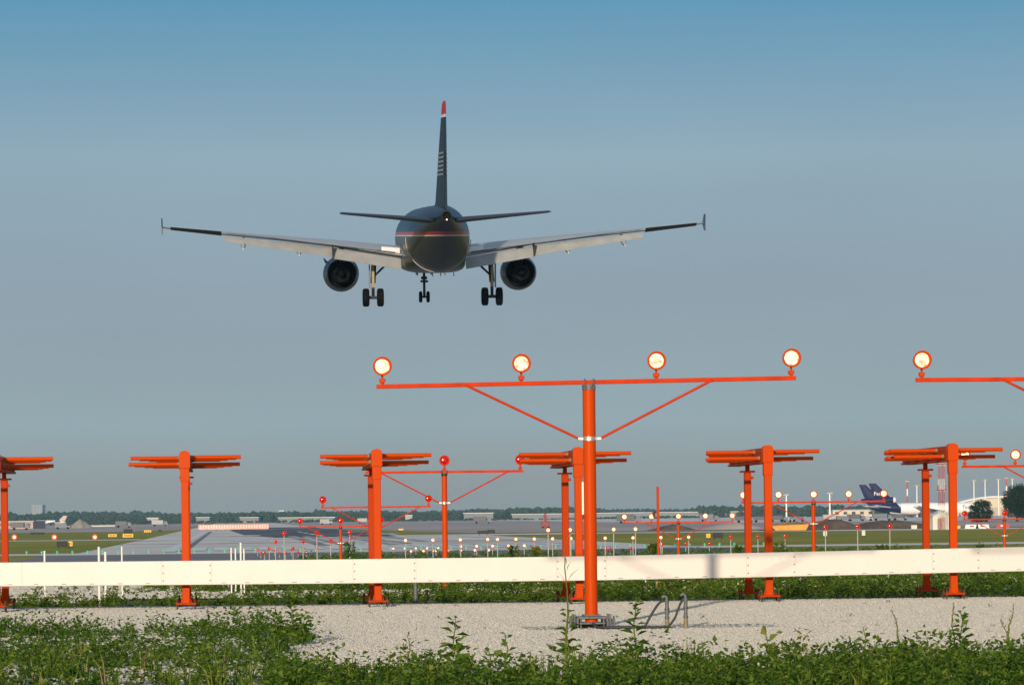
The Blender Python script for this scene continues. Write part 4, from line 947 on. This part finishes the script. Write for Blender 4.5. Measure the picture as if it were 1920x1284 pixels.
MB().add([(-1.95, -2.2, 2.37), (0, -2.2, 3.24), (0, 2.2, 3.24), (-1.95, 2.2, 2.37), (-1.95, -2.2, 2.49), (0, -2.2, 3.36), (0, 2.2, 3.36), (-1.95, 2.2, 2.49)], [(3,2,1,0),(4,5,6,7),(0,1,5,4),(2,3,7,6),(0,4,7,3)]).add([(1.95, -2.2, 2.37), (0, -2.2, 3.24), (0, 2.2, 3.24), (1.95, 2.2, 2.37), (1.95, -2.2, 2.49), (0, -2.2, 3.36), (0, 2.2, 3.36), (1.95, 2.2, 2.49)], [(0,1,2,3),(7,6,5,4),(4,5,1,0),(6,7,3,2),(3,7,4,0)]).build("roof", HUTR, t)
MB().box(-.9, -.1, -2.06, -1.99, 0, 2.0).build("door", mat("hut_door", (.3, .3, .28), .6, var=.1), t)

def lightpole(px, ytop, D, label, red=False, two=False):
    p = gx(px, D); H = at(px, ytop, D).z - p.z
    t = thing("light_pole", label, "light pole", p, 0, "tall apron light poles at right")
    if red:
        for k in range(5): MB().tube((0,0,H*k/5), (0,0,H*(k+1)/5), .42, n=8).build("pole_section", mat("pole_band_red", (.45, .06, .04), .6, var=.1) if k % 2 == 0 else PVC, t)
    else: MB().tube((0,0,0), (0,0,H), .42, .30, n=8).build("pole", PVC, t)
    MB().cbox(-1.3, 1.3, -.4, .4, H - .1, H + .5, .1).build("lamp_head", POLEGREY, t)
LPS = [(1556.5, 925, 1450, "slim pole nearest the white barrette's centre lamp"), (1475, 928, 1500, "thin pole right of the fifth antenna's front post"), (1702, 903, 1900, "red and white banded pole rising behind the cargo jet"), (1720, 911, 1900, "white pole just right of the banded pole behind the jet"),
       (1827, 901, 2000, "first white pole in the row right of the rightmost antenna"), (1848, 900, 2000, "second white pole in the row right of the rightmost antenna"), (1873, 899, 2000, "third white pole in the row right of the rightmost antenna"), (1888, 897, 2000, "banded red and white pole beside the big dark tree"), (1899, 898, 2050, "white pole partly behind the big dark tree")]
for px, yt, D, lab in LPS: lightpole(px, yt, D, lab, red=('banded' in lab and 'just' not in lab))

# cargo hangar with curved roof
HB = mat("hangar_cladding", (.55, .46, .33), .6, var=.08, vscale=.1); HRF = mat("hangar_roof", (.62, .64, .65), .45, var=.08, vscale=.1)
D = 2150; pa, pb = gx(1792, D), gx(1898, D); Wd = pb.x - pa.x; z1 = at(1800, 945, D).z - pa.z; z2 = at(1880, 932.5, D).z - pa.z
t = thing("hangar", "beige cargo hangar with pale curved roof behind the trees at right", "hangar", ((pa.x+pb.x)/2, D, pa.z))
arc = [(-Wd/2 + Wd*i/14, z1 + (z2-z1)*math.sin(math.pi/2*min(1, i/10.))) for i in range(15)]
MB().prism([(-Wd/2, 0), (Wd/2, 0)] + [(x, z) for x, z in reversed(arc)], 0, 60).build("wall", HB, t)
MB().prism([(x, z + .05) for x, z in arc] + [(x, z + 1.0) for x, z in reversed(arc)], -1.5, 61).build("roof", HRF, t)
dd = MB()
for k in range(4): dd.box(-Wd/2 + 3 + k*8.3, -Wd/2 + 10 + k*8.3, -.3, -.02, 0, z1*.7)
dd.build("door_row", mat("hangar_doors", (.40, .33, .24), .6, var=.1), t)

def building(px0, px1, ytop, D, label, m, name="building", depth=25, roof=None, windows=0, base=None):
    pa, pb = gx(px0, D), gx(px1, D); h = at((px0+px1)/2, ytop, D).z - pa.z; w2 = (pb.x - pa.x)/2
    t = thing(name, label, "building", ((pa.x+pb.x)/2, D, pa.z))
    MB().box(-w2, w2, 0, depth, -.2, h).build("wall", m, t)
    MB().box(-w2-.4, w2+.4, -.4, depth+.4, h + .002, h + max(.35, h*.08)).build("roof", roof or HRF, t)
    if windows:
        b = MB()
        for r_ in range(windows):
            z = h*(r_+.45)/windows; n = max(3, int(w2*2/4))
            for k in range(n): x = -w2 + 2*w2*(k+.5)/n; b.box(x-1.0, x+1.0, -.12, .02, z, z + h/windows*.35)
        b.build("window_row", mat("dark_glass", (.05, .06, .07), .2), t)
    return t
SHEDW = mat("shed_white", (.32, .33, .33), .7, var=.1, vscale=.1); PALE = mat("pale_concrete_wall", (.17, .18, .185), .7, var=.1, vscale=.05); PINK = mat("pinkish_brick", (.42, .30, .26), .8, var=.1, vscale=.1); BLUEROOF = mat("blue_metal_roof", (.25, .38, .50), .5, var=.1, vscale=.1); GREYB = mat("grey_cladding", (.25, .26, .27), .7, var=.15, vscale=.1)
building(-60, 62, 978, 1500, "pinkish terminal building with a light blue roof at the left edge", PINK, "terminal", 40, BLUEROOF, 1)
building(60, 80, 948.5, 6300, "faint hazy office tower far off above the left treeline", GREYB, "office_tower", 40, GREYB, 12)
building(276, 297, 971, 2700, "low bright white shed in front of the wooded horizon left of second antenna", SHEDW, "shed", 20, None, 0)
building(368, 393, 970, 2700, "pale low shed just right of the second antenna's post", PALE, "shed", 20)
building(450, 485, 970, 2700, "long low pale shed in the trees left of centre", PALE, "shed", 20)
building(172, 215, 986, 1750, "low pink roofed building right of the gravel heap at left", PINK, "depot", 20)
building(522, 628, 970.0, 2700, "long pale warehouse strip among trees behind the red barrettes", PALE, "warehouse", 30)
building(760, 773, 966, 2600, "small white block left of the big red barrette's pole", SHEDW, "shed", 20)
building(870, 925, 962, 2700, "pale flat warehouse right of the big red barrette's pole", PALE, "warehouse", 30)
building(960, 1080, 963.5, 2700, "long pale wall like warehouse left of the nearest mast", PALE, "warehouse", 30)
building(1110, 1395, 960.5, 2720, "very long low pale warehouse right of the nearest mast", PALE, "warehouse", 30)
building(1562, 1640, 956, 1900, "low beige freight building under the purple tails", HB, "freight_building", 30, BLUEROOF, 1)
building(524, 533, 958, 4300, "small white tower block poking above the trees left of centre", PALE, "tower_block", 20, None, 5)

# heaps
def heap(px, D, w, h, label, m, name="gravel_heap", seed=1, d=None):
    p = gx(px, D); rg = np.random.default_rng(seed); n = 28; b = MB(); vs = []; ph = rg.uniform(0, 6, 6)
    rows = [(1, -.05), (.82, .16), (.58, .48), (.33, .80), (.12, .98)]
    for r, z in rows:
        for i in range(n):
            a = 2*math.pi*i/n; k = 1 + .10*math.sin(3*a+ph[0]) + .07*math.sin(5*a+ph[1]) + rg.normal(0, .03)
            vs.append((r*k*w/2*math.cos(a), r*k*(d or w)/2*math.sin(a), h*z*(1 + .10*math.sin(2*a+ph[2])*(z > .1)) ))
    vs.append((0, 0, h))
    fs = [(k*n+i, k*n+(i+1) % n, (k+1)*n+(i+1) % n, (k+1)*n+i) for k in range(4) for i in range(n)] + [(4*n+i, 4*n+(i+1) % n, 5*n) for i in range(n)]
    b.add(vs, fs, True)
    return tag(b.build(name, m, None, p), label, "heap")
HEAPM = ramp_mat("heap_gravel", .8, [(.3, (.20, .18, .15)), (.5, (.27, .245, .21)), (.7, (.33, .30, .26))], bump=.8, bscale=4, bdist=.3)
heap(151, 1500, 11, 3.8, "conical grey gravel heap on the left near the parked jet", HEAPM, seed=2)
heap(1043, 3200, 13, 7.5, "hazy brown conical earth heap left of the nearest mast", DARKDIRT, "earth_heap", 3)
heap(1490, 640, 14, 1.5, "dark earth mound beside the orange skip left of the purple tails", DARKDIRT, "earth_heap", 4, 8)
heap(1560, 650, 16, 1.9, "larger dark earth mound behind the white five lamp barrette", DARKDIRT, "earth_heap", 5, 8)
heap(1665, 660, 22, 1.6, "long dark earth mound below the cargo jet's tail", DARKDIRT, "earth_heap", 6, 8)
heap(1262, 700, 11, 1.2, "low dark soil mound behind the smaller white barrette", DARKDIRT, "earth_heap", 7, 6)
heap(1375, 720, 16, 1.2, "low brown earth mound behind the fifth antenna's posts", DIRT, "earth_heap", 8, 8)

# orange skip with soil
p = gx(1480, 625); t = thing("skip", "orange open skip heaped with soil among dark earth mounds", "skip", p, .05)
MB().prism([(-2.6, .15), (2.9, .15), (3.5, 1.25), (-3.4, .95)], -1, 1).build("body", mat("skip_orange", (.60, .26, .02), .55, var=.2, vscale=.8), t)
MB().loft([ell(-.9, 1.0, 2.9, .15, 16), ell(-.3, 1.15, 2.4, .5, 16), ell(.4, 1.15, 2.4, .5, 16), ell(.9, 1.0, 2.9, .15, 16)]).build("soil_load", mat("skip_soil", (.24, .15, .05), .9, var=.3, vscale=1), t)
# red machine
RM = mat("dull_red_machine", (.20, .03, .03), .6, var=.2, vscale=1)
p = gx(1023, 900); t = thing("pump_unit", "dull red machine with upright stack standing in the grass left of centre mast", "machine", p)
MB().cbox(-1.1, 1.0, -1, 1, .3, 1.9, .1).build("body", RM, t); MB().cbox(-.35, .25, -.3, .3, 1.9, 3.9, .05).cbox(-.6, .4, -.4, .4, 2.8, 3.2, .05).build("stack", RM, t)
MB().lathe([(-.9, .4), (.9, .4)], 'Y', (-.7, 0, .4), 12).lathe([(-.9, .4), (.9, .4)], 'Y', (.7, 0, .4), 12).build("wheels", RUBBER, t)

# striped barricade across the far runway
p = gx(438, 1000); t = thing("barricade", "long pink and red striped barricade standing across the far runway", "barricade", p)
MB().cbox(-10.2, 10.2, -.25, .25, .25, 1.75, .05).build("board", mat("barricade_pink", (.62, .33, .28), .6, var=.15, vscale=1), t)
sb = MB()
for k in range(26): x = -9.7 + k*.78; sb.box(x, x+.36, -.28, -.252, .55, 1.55)
sb.build("stripes", mat("barricade_pale", (.72, .55, .48), .6, var=.1), t)
lg = MB()
for k in range(9): x = -10 + k*2.5; lg.tube((x, 0, 0), (x, 0, .3), .12, n=6).tube((x, -.5, 0), (x, .5, 0), .1, n=6)
lg.build("feet", DARKMETAL, t)

def sign(px, ybot, w, h, D, label, face, marks=0, name="taxiway_sign", rz=0, leg=.25):
    p = gx(px, D); t = thing(name, label, "airfield sign", p, rz)
    MB().cbox(-w/2, w/2, -.15, .15, leg, leg + h, .03).build("panel", face, t)
    for sg in (-1, 1): MB().tube((sg*w*.35, 0, 0), (sg*w*.35, 0, leg), .05, n=8).build("leg", DARKMETAL, t)
    if marks:
        b = MB()
        for k in range(marks): x = -w*.38 + w*.76*(k+.5)/marks; b.box(x - w*.05, x + w*.05, -.172, -.152, leg + h*.28, leg + h*.72)
        b.build("lettering", BLACK, t)
sign(116, 1027, 1.25, .62, 420, "black backed sign in the left grass nearest the duct", BLACK); sign(132, 1027, .55, .62, 421, "brown and yellow end of the nearest black sign at left", YELLOW, 2)
sign(211, 1011, 1.6, .55, 640, "yellow sign with dark lettering beside a second yellow sign at left", YELLOW, 4)
sign(240, 1011, 1.9, .65, 620, "larger yellow sign in front of a black sign at left", YELLOW, 4)
sign(240, 1004, 1.9, .85, 760, "black sign rising just behind the larger yellow sign", BLACK, leg=.5)
sign(277, 1000, 1.8, .55, 850, "distant yellow sign farther along the left grass", YELLOW, 3)
sign(70, 1004, 3.2, .5, 800, "long low dark sign back in grass near the left edge", BLACK)
sign(300, 998, .7, .5, 900, "tiny black box sign right of the distant yellow one", BLACK)
sign(906, 1005, 2.0, .55, 600, "black sign with two panels in grass right of big red barrette", BLACK)
sign(921, 1003, 1.4, .55, 640, "smaller black sign right behind the two panel black sign", BLACK)
sign(752, 998, 1.2, .4, 800, "tiny yellow sign in far grass left of big red barrette's pole", YELLOW)
sign(1346, 1016, 1.3, .62, 440, "black sign in the right grass left of the fifth antenna", BLACK); sign(1328, 1016, .55, .55, 441, "brownish yellow panel beside the black sign in right grass", YELLOW, 1)
sign(1547, 1008, .5, .65, 450, "first of two pale square boards in the right grass", HUTW, name="marker_board"); sign(1619, 1008, .45, .7, 450, "second of two pale boards in the right grass, nearer the antenna", HUTW, name="marker_board")
sign(1714, 990, 1.0, .7, 600, "small pale cabinet left of the hut in the right grass", HUTW, name="marker_board")
sign(1797, 990, .7, .5, 600, "small yellow marker right of the hut's antenna post", YELLOW, name="marker_board")

GL = lens_mat("amber_guard_lens", (.9, .7, .5), (1, .5, .22), 1.8, 3.0, 2); GH = mat("guard_light_glare", (.75, .10, .02), .5, var=.05)
for k, (px, lab) in enumerate([(27, "leftmost of three round orange guard lights in the left grass"), (102, "middle of three round orange guard lights, before the gravel heap"), (178, "rightmost of three round orange guard lights, nearest the yellow signs")]):
    D = 600; p = gx(px, D); z = at(px, 1006.5, D).z - p.z
    t = thing("guard_light", lab, "runway light", p, 0, "round orange guard lights")
    MB().lathe([(.2, .1), (.1, .45), (-.15, .5), (-.2, .5), (-.2, .26), (-.1, .26)], 'Y', (0, 0, z), 20).build("glare_ring", GH, t)  # wide orange ring gives the lamp's glare a solid shape and colour
    MB().lathe([(-.12, .26), (-.18, .16), (-.2, .02)], 'Y', (0, 0, z), 16).build("lens", GL, t)
    MB().tube((0, 0, 0), (0, 0, z - .4), .07, n=8).build("stand", YELLOW, t)

# small parked jet far left
p = gx(92, 2300); t = thing("parked_jet", "small pale regional jet parked far off at left by the gravel heap", "airplane", p, math.radians(8))
MB().lathe([(-11, .2), (-8, .9), (-4, 1.35), (8, 1.35), (10.5, .9), (11.8, .1)], 'X', (0, 0, 2.4), 16, Matrix.Rotation(math.pi, 3, 'Z')).build("fuselage", JETWHITE, t)
MB().loft([[Vector((x, y, 3.2)) for x, y in ((6, -.15), (10.5, -.15), (10.5, .15), (6, .15))], [Vector((x, y, 6.6)) for x, y in ((9.6, -.1), (12.2, -.1), (12.2, .1), (9.6, .1))]], False).build("fin", mat("tail_pale_red", (.5, .4, .36), .5, var=.1), t)
MB().loft([[Vector((x, y, 1.8 + abs(y)*.06)) for x, y in ((-3, 0), (3, 0))] + [Vector((3, 0, 1.5)), Vector((-3, 0, 1.5))], [Vector((3, -11, 2.6)), Vector((4.6, -11, 2.6)), Vector((4.6, -11, 2.5)), Vector((3, -11, 2.5))]], False).build("wing", WINGGREY, t)
for sg in (-1, 1): MB().lathe([(4, .6), (7, .55)], 'X', (0, sg*2.0, 3.0), 12).build("engine", NAVY, t)
MB().tube((1, 1.5, 0), (1, 1.5, 1.6), .25, n=6).tube((1, -1.5, 0), (1, -1.5, 1.6), .25, n=6).tube((-9, 0, 0), (-9, 0, 1.6), .2, n=6).build("landing_gear", DARKMETAL, t)

# vans and trucks on the apron
def van(px, D, w, h, label, m, cat="van"):
    p = gx(px, D); t = thing("van" if cat == "van" else "truck", label, cat, (p.x, p.y, p.z + .06))
    if cat == "van": MB().prism([(-w/2, .5), (w/2, .5), (w/2, h*.55), (w*.36, h*.62), (w*.2, h), (-w/2, h)], -1, 1).build("body", m, t)
    else:
        MB().cbox(-w/2, w*.22, -1.2, 1.2, .9, h, .08).build("cargo_box", m, t); MB().prism([(w*.26, .6), (w/2, .6), (w/2, h*.5), (w*.42, h*.8), (w*.26, h*.8)], -1.1, 1.1).build("cab", MB_, t)
    MB().cbox(w*.24, w*.40, -1.03, 1.03, h*.58, h*.82, .05).build("windows", BLACK, t)
    for sx in (-.33, .33): MB().lathe([(-1.05, .42), (1.05, .42)], 'Y', (sx*w, 0, .42), 14).build("wheels", RUBBER, t)
MB_ = mat("truck_blue_grey", (.09, .11, .15), .5, var=.1); MD_ = mat("truck_dark", (.05, .05, .06), .5, var=.1); MR_ = mat("truck_white", (.30, .30, .30), .5, var=.1)
for k, (px, w_, h_, m_, c_, lab) in enumerate([(1397, 8, 3.0, MD_, "truck", "dark box truck seen between the fifth antenna's posts"), (1428, 7, 2.8, MD_, "truck", "dark truck directly behind the fifth antenna's front post"), (1460, 8, 3.0, MD_, "truck", "dark truck right of the fifth antenna, above the skip"), (1474, 5.5, 2.2, MR_, "van", "white van beside the dark truck above the skip"),
        (1497, 5.5, 2.3, MB_, "van", "blue grey van left of the white barrette's pole"), (1560, 8, 3.2, MR_, "truck", "white truck right of the white barrette's pole"), (1585, 6, 2.5, MB_, "van", "blue grey van under the freight building"), (1606, 8, 3.2, MD_, "truck", "dark truck below the farther purple tail"), (1625, 5.5, 2.4, MR_, "van", "white van below the purple tails"), (1655, 9, 3.4, MB_, "truck", "blue grey truck under the cargo jet's rear fuselage"), (1688, 7, 2.8, MD_, "truck", "dark truck under the cargo jet's belly")]):
    van(px, 1180 + 6*k, w_*.8, h_*.75, lab, m_, c_)
for k, (px, D_, w_, h_, m_, c_, lab) in enumerate([(38, 1300, 7, 2.8, MD_, "truck", "dark truck by the pinkish terminal at the left edge"), (118, 1350, 6, 2.4, MB_, "van", "blue grey van in front of the parked regional jet"), (232, 1500, 7, 2.8, MD_, "truck", "dark truck right of the gravel heap, far left field"), (300, 1700, 8, 3, MR_, "truck", "pale truck far off left of the second antenna"), (612, 1650, 6, 2.6, SHEDW, "van", "white van far off above the red barrettes left of third antenna"),
        (683, 1800, 7, 2.8, MR_, "truck", "pale truck on the far field just left of the third antenna"), (905, 1500, 8, 3, MD_, "truck", "dark truck on the far field right of the big red barrette"), (1180, 1250, 9, 3.2, MD_, "truck", "dark machine like truck left of the thin dark orange pole"), (1330, 1400, 8, 3, MB_, "truck", "blue grey truck on far field right of the smaller white barrette")]):
    van(px, D_, w_, h_, lab, m_, c_)
for k, (px, lab) in enumerate([(1822, "white and red barrier block right of the rightmost antenna"), (1842, "second red and white barrier block below the small tree"), (1880, "red barrier block below the big dark tree")]):
    p = gx(px, 640); t = thing("barrier_block", lab, "barrier", p, 0, "barrier blocks in the right grass")
    MB().prism([(-1.3, 0), (1.3, 0), (1.2, .3), (1.1, .75), (-1.1, .75), (-1.2, .3)], -.25, .25).build("block", [PLRED, PLWHITE][k % 2] if k else PLWHITE, t)
    MB().cbox(-.4, .4, -.28, -.251, .35, .6, .005).build("reflector", PLRED if k != 2 else PLWHITE, t)

# ------------------------------------------------------------------ trees
def tree(px, D, ytop, wpx, label, seed, nclump=60, per=70, leaf=.32, low=.18, name="broadleaf_tree"):
    p = gx(px, D); H = at(px, ytop, D).z - p.z; w_ = wpx * D / F; rg = np.random.default_rng(seed)
    t = thing(name, label, "tree", p)
    b = MB().path([(0,0,-.2), (.1,0,H*.25), (0,.1,H*.55), (.1,0,H*.8)], [.04*H, .03*H, .018*H, .006*H], 8)
    for k in range(7):
        a = k*2.4; z = H*(.25 + .07*k); b.path([(0,0,z), (math.cos(a)*w_*.2, math.sin(a)*w_*.2, z+H*.1), (math.cos(a)*w_*.36, math.sin(a)*w_*.36, z+H*.2)], [.014*H, .009*H, .003*H], 6)
    b.build("trunk", BARK, t)
    th = rg.uniform(0, 2*np.pi, nclump); zz = rg.uniform(low, 1, nclump); prof = np.sqrt(np.clip(1 - ((zz - .52)/.52)**2, .05, 1)) * rg.uniform(.55, 1.0, nclump)
    C = np.stack([np.cos(th)*prof*w_*.42, np.sin(th)*prof*w_*.42, zz*H*.95], 1)
    idx = np.repeat(np.arange(nclump), per); off = rg.normal(0, 1, (len(idx), 3)); off /= np.linalg.norm(off, axis=1, keepdims=True); off *= (rg.random((len(idx), 1))**.5) * np.array([w_*.15, w_*.15, H*.085])
    pos = C[idx] + off; d = off + rg.normal(0, .25, off.shape); L = leaf * rg.uniform(.6, 1.4, len(idx))
    Q = leaf_quads(pos, d, L, L*.7).reshape(-1, 3); o = npmesh("crown", Q, np.arange(len(Q)).reshape(-1, 4), TREELEAF); o.parent = t
tree(1907, 950, 909, 56, "large dark round tree at the right edge before the hangar", 3, 90, 110, .42)
tree(1938, 960, 915, 60, "dark tree cut by the right edge, merging with the large round one", 4, 80, 90, .42)
tree(1841, 980, 938, 44, "small dark green bushy tree between the rightmost antenna and hangar", 5, 60, 80, .38, .08)
tree(1826, 985, 948, 24, "low bush at the left foot of the small bushy tree", 6, 30, 60, .36, .05, "bush")
for k, (px, D, yt, wpx, lab) in enumerate([(655, 78, 1019, 34, "weedy bush showing above the duct right of the small red barrette"), (963, 76, 1025, 40, "yellow green bush above the duct left of the fourth antenna"), (1004, 82, 1027, 26, "small bush just right of the yellow green one"), (1222, 84, 1022, 34, "bush above the duct beside the thin dark orange pole"), (1385, 80, 1026, 22, "small bush left of the fifth antenna's rear post"), (1462, 76, 1018, 36, "light green bush right of the fifth antenna's front post"), (1655, 84, 1024, 44, "low bush between the white barrette and rightmost antenna"), (1840, 80, 1022, 40, "low bush right of the rightmost antenna's posts")]):
    p = gx(px, D); H = at(px, yt, D).z - p.z; w_ = wpx*D/F
    t = thing("bush", lab, "bush", p, 0, "bushes behind the duct")
    n = 420; hz = RNG.random(n)**.7; az = RNG.uniform(0, 6.28, n); rr = w_*.5*np.sqrt(RNG.random(n))*(1.1-.7*hz)
    base = np.stack([np.cos(az)*rr, np.sin(az)*rr, H*hz], 1); d = np.stack([np.cos(az), np.sin(az), RNG.uniform(.2, 1.6, n)], 1); L = RNG.uniform(.05, .12, n)
    o = npmesh("leaves", (Q := leaf_quads(base, d, L, L*.45).reshape(-1, 3)), np.arange(len(Q)).reshape(-1, 4), WEED_B if k in (1, 2, 5) else WEED_A); o.parent = t
    b = MB()
    for q in range(6): a = q*1.05; b.path([(0,0,0), (math.cos(a)*w_*.15, math.sin(a)*w_*.15, H*.5), (math.cos(a)*w_*.3, math.sin(a)*w_*.3, H*.92)], [.01, .007, .003], 5)
    b.build("stems", WEED_B, t)

# far woods reading as one mass
def forest(name, n, x0, x1, y0, y1, hfun, seed):
    rg = np.random.default_rng(seed)
    ico = np.array([(0,0,1),(.894,0,.447),(.276,.851,.447),(-.724,.526,.447),(-.724,-.526,.447),(.276,-.851,.447),(.724,.526,-.447),(-.276,.851,-.447),(-.894,0,-.447),(-.276,-.851,-.447),(.724,-.526,-.447),(0,0,-1)])
    fc = np.array([(0,1,2),(0,2,3),(0,3,4),(0,4,5),(0,5,1),(1,6,2),(2,7,3),(3,8,4),(4,9,5),(5,10,1),(6,7,2),(7,8,3),(8,9,4),(9,10,5),(10,6,1),(6,11,7),(7,11,8),(8,11,9),(9,11,10),(10,11,6)])
    X = rg.uniform(x0, x1, n); Y = rg.uniform(y0, y1, n); Hh = hfun(X, Y) * rg.uniform(.6, 1.05, n)
    V = []; per = 7
    idx = np.repeat(np.arange(n), per); m = len(idx)
    r = Hh[idx] * rg.uniform(.16, .30, m); c = np.stack([X[idx] + rg.normal(0, .24, m)*Hh[idx], Y[idx] + rg.normal(0, .24, m)*Hh[idx], zg(3000) + Hh[idx]*rg.uniform(.2, .80, m)], 1)
    V = c[:, None] + ico[None] * r[:, None, None] * rg.uniform(.6, 1.3, (m, 12, 1))
    return stuff(npmesh(name, V.reshape(-1, 3), (fc[None] + 12*np.arange(m)[:, None, None]).reshape(-1, 3), FARLEAF))
hl = lambda X, Y: np.clip(10.2 + 2.6*smooth_noise(X, Y*0, .016, 51) + 1.6*smooth_noise(X, Y, .05, 52), 6, 16) * Y / 4000
forest("far_woods", 5200, -780, 70, 2750, 4400, hl, 61)
forest("low_scrub", 1500, -480, 330, 2420, 2640, lambda X, Y: np.clip(2.5 + .8*smooth_noise(X, Y*0, .03, 54), 1.2, 4), 64)
forest("far_woods", 1700, 0, 480, 3900, 4500, lambda X, Y: hl(X, Y)*.92, 62)
forest("right_woods", 900, 150, 480, 2700, 3000, lambda X, Y: np.clip(9.6 + 1.0*smooth_noise(X, Y*0, .03, 53), 6, 12), 63)

# ------------------------------------------------------------------ air
hz = MB().box(-3400, 3400, -60, 7300, -4.2, 46).build("haze", None)
hz.data.materials.clear(); hm = bpy.data.materials.new("haze_air"); hm.use_nodes = True; t = hm.node_tree; t.nodes.clear()
o = t.nodes.new("ShaderNodeOutputMaterial"); v = t.nodes.new("ShaderNodeVolumePrincipled")
v.inputs["Color"].default_value = (.36, .66, 1.0, 1); v.inputs["Density"].default_value = .00006; v.inputs["Anisotropy"].default_value = 0.0
t.links.new(v.outputs[0], o.inputs["Volume"]); hz.data.materials.append(hm); stuff(hz)
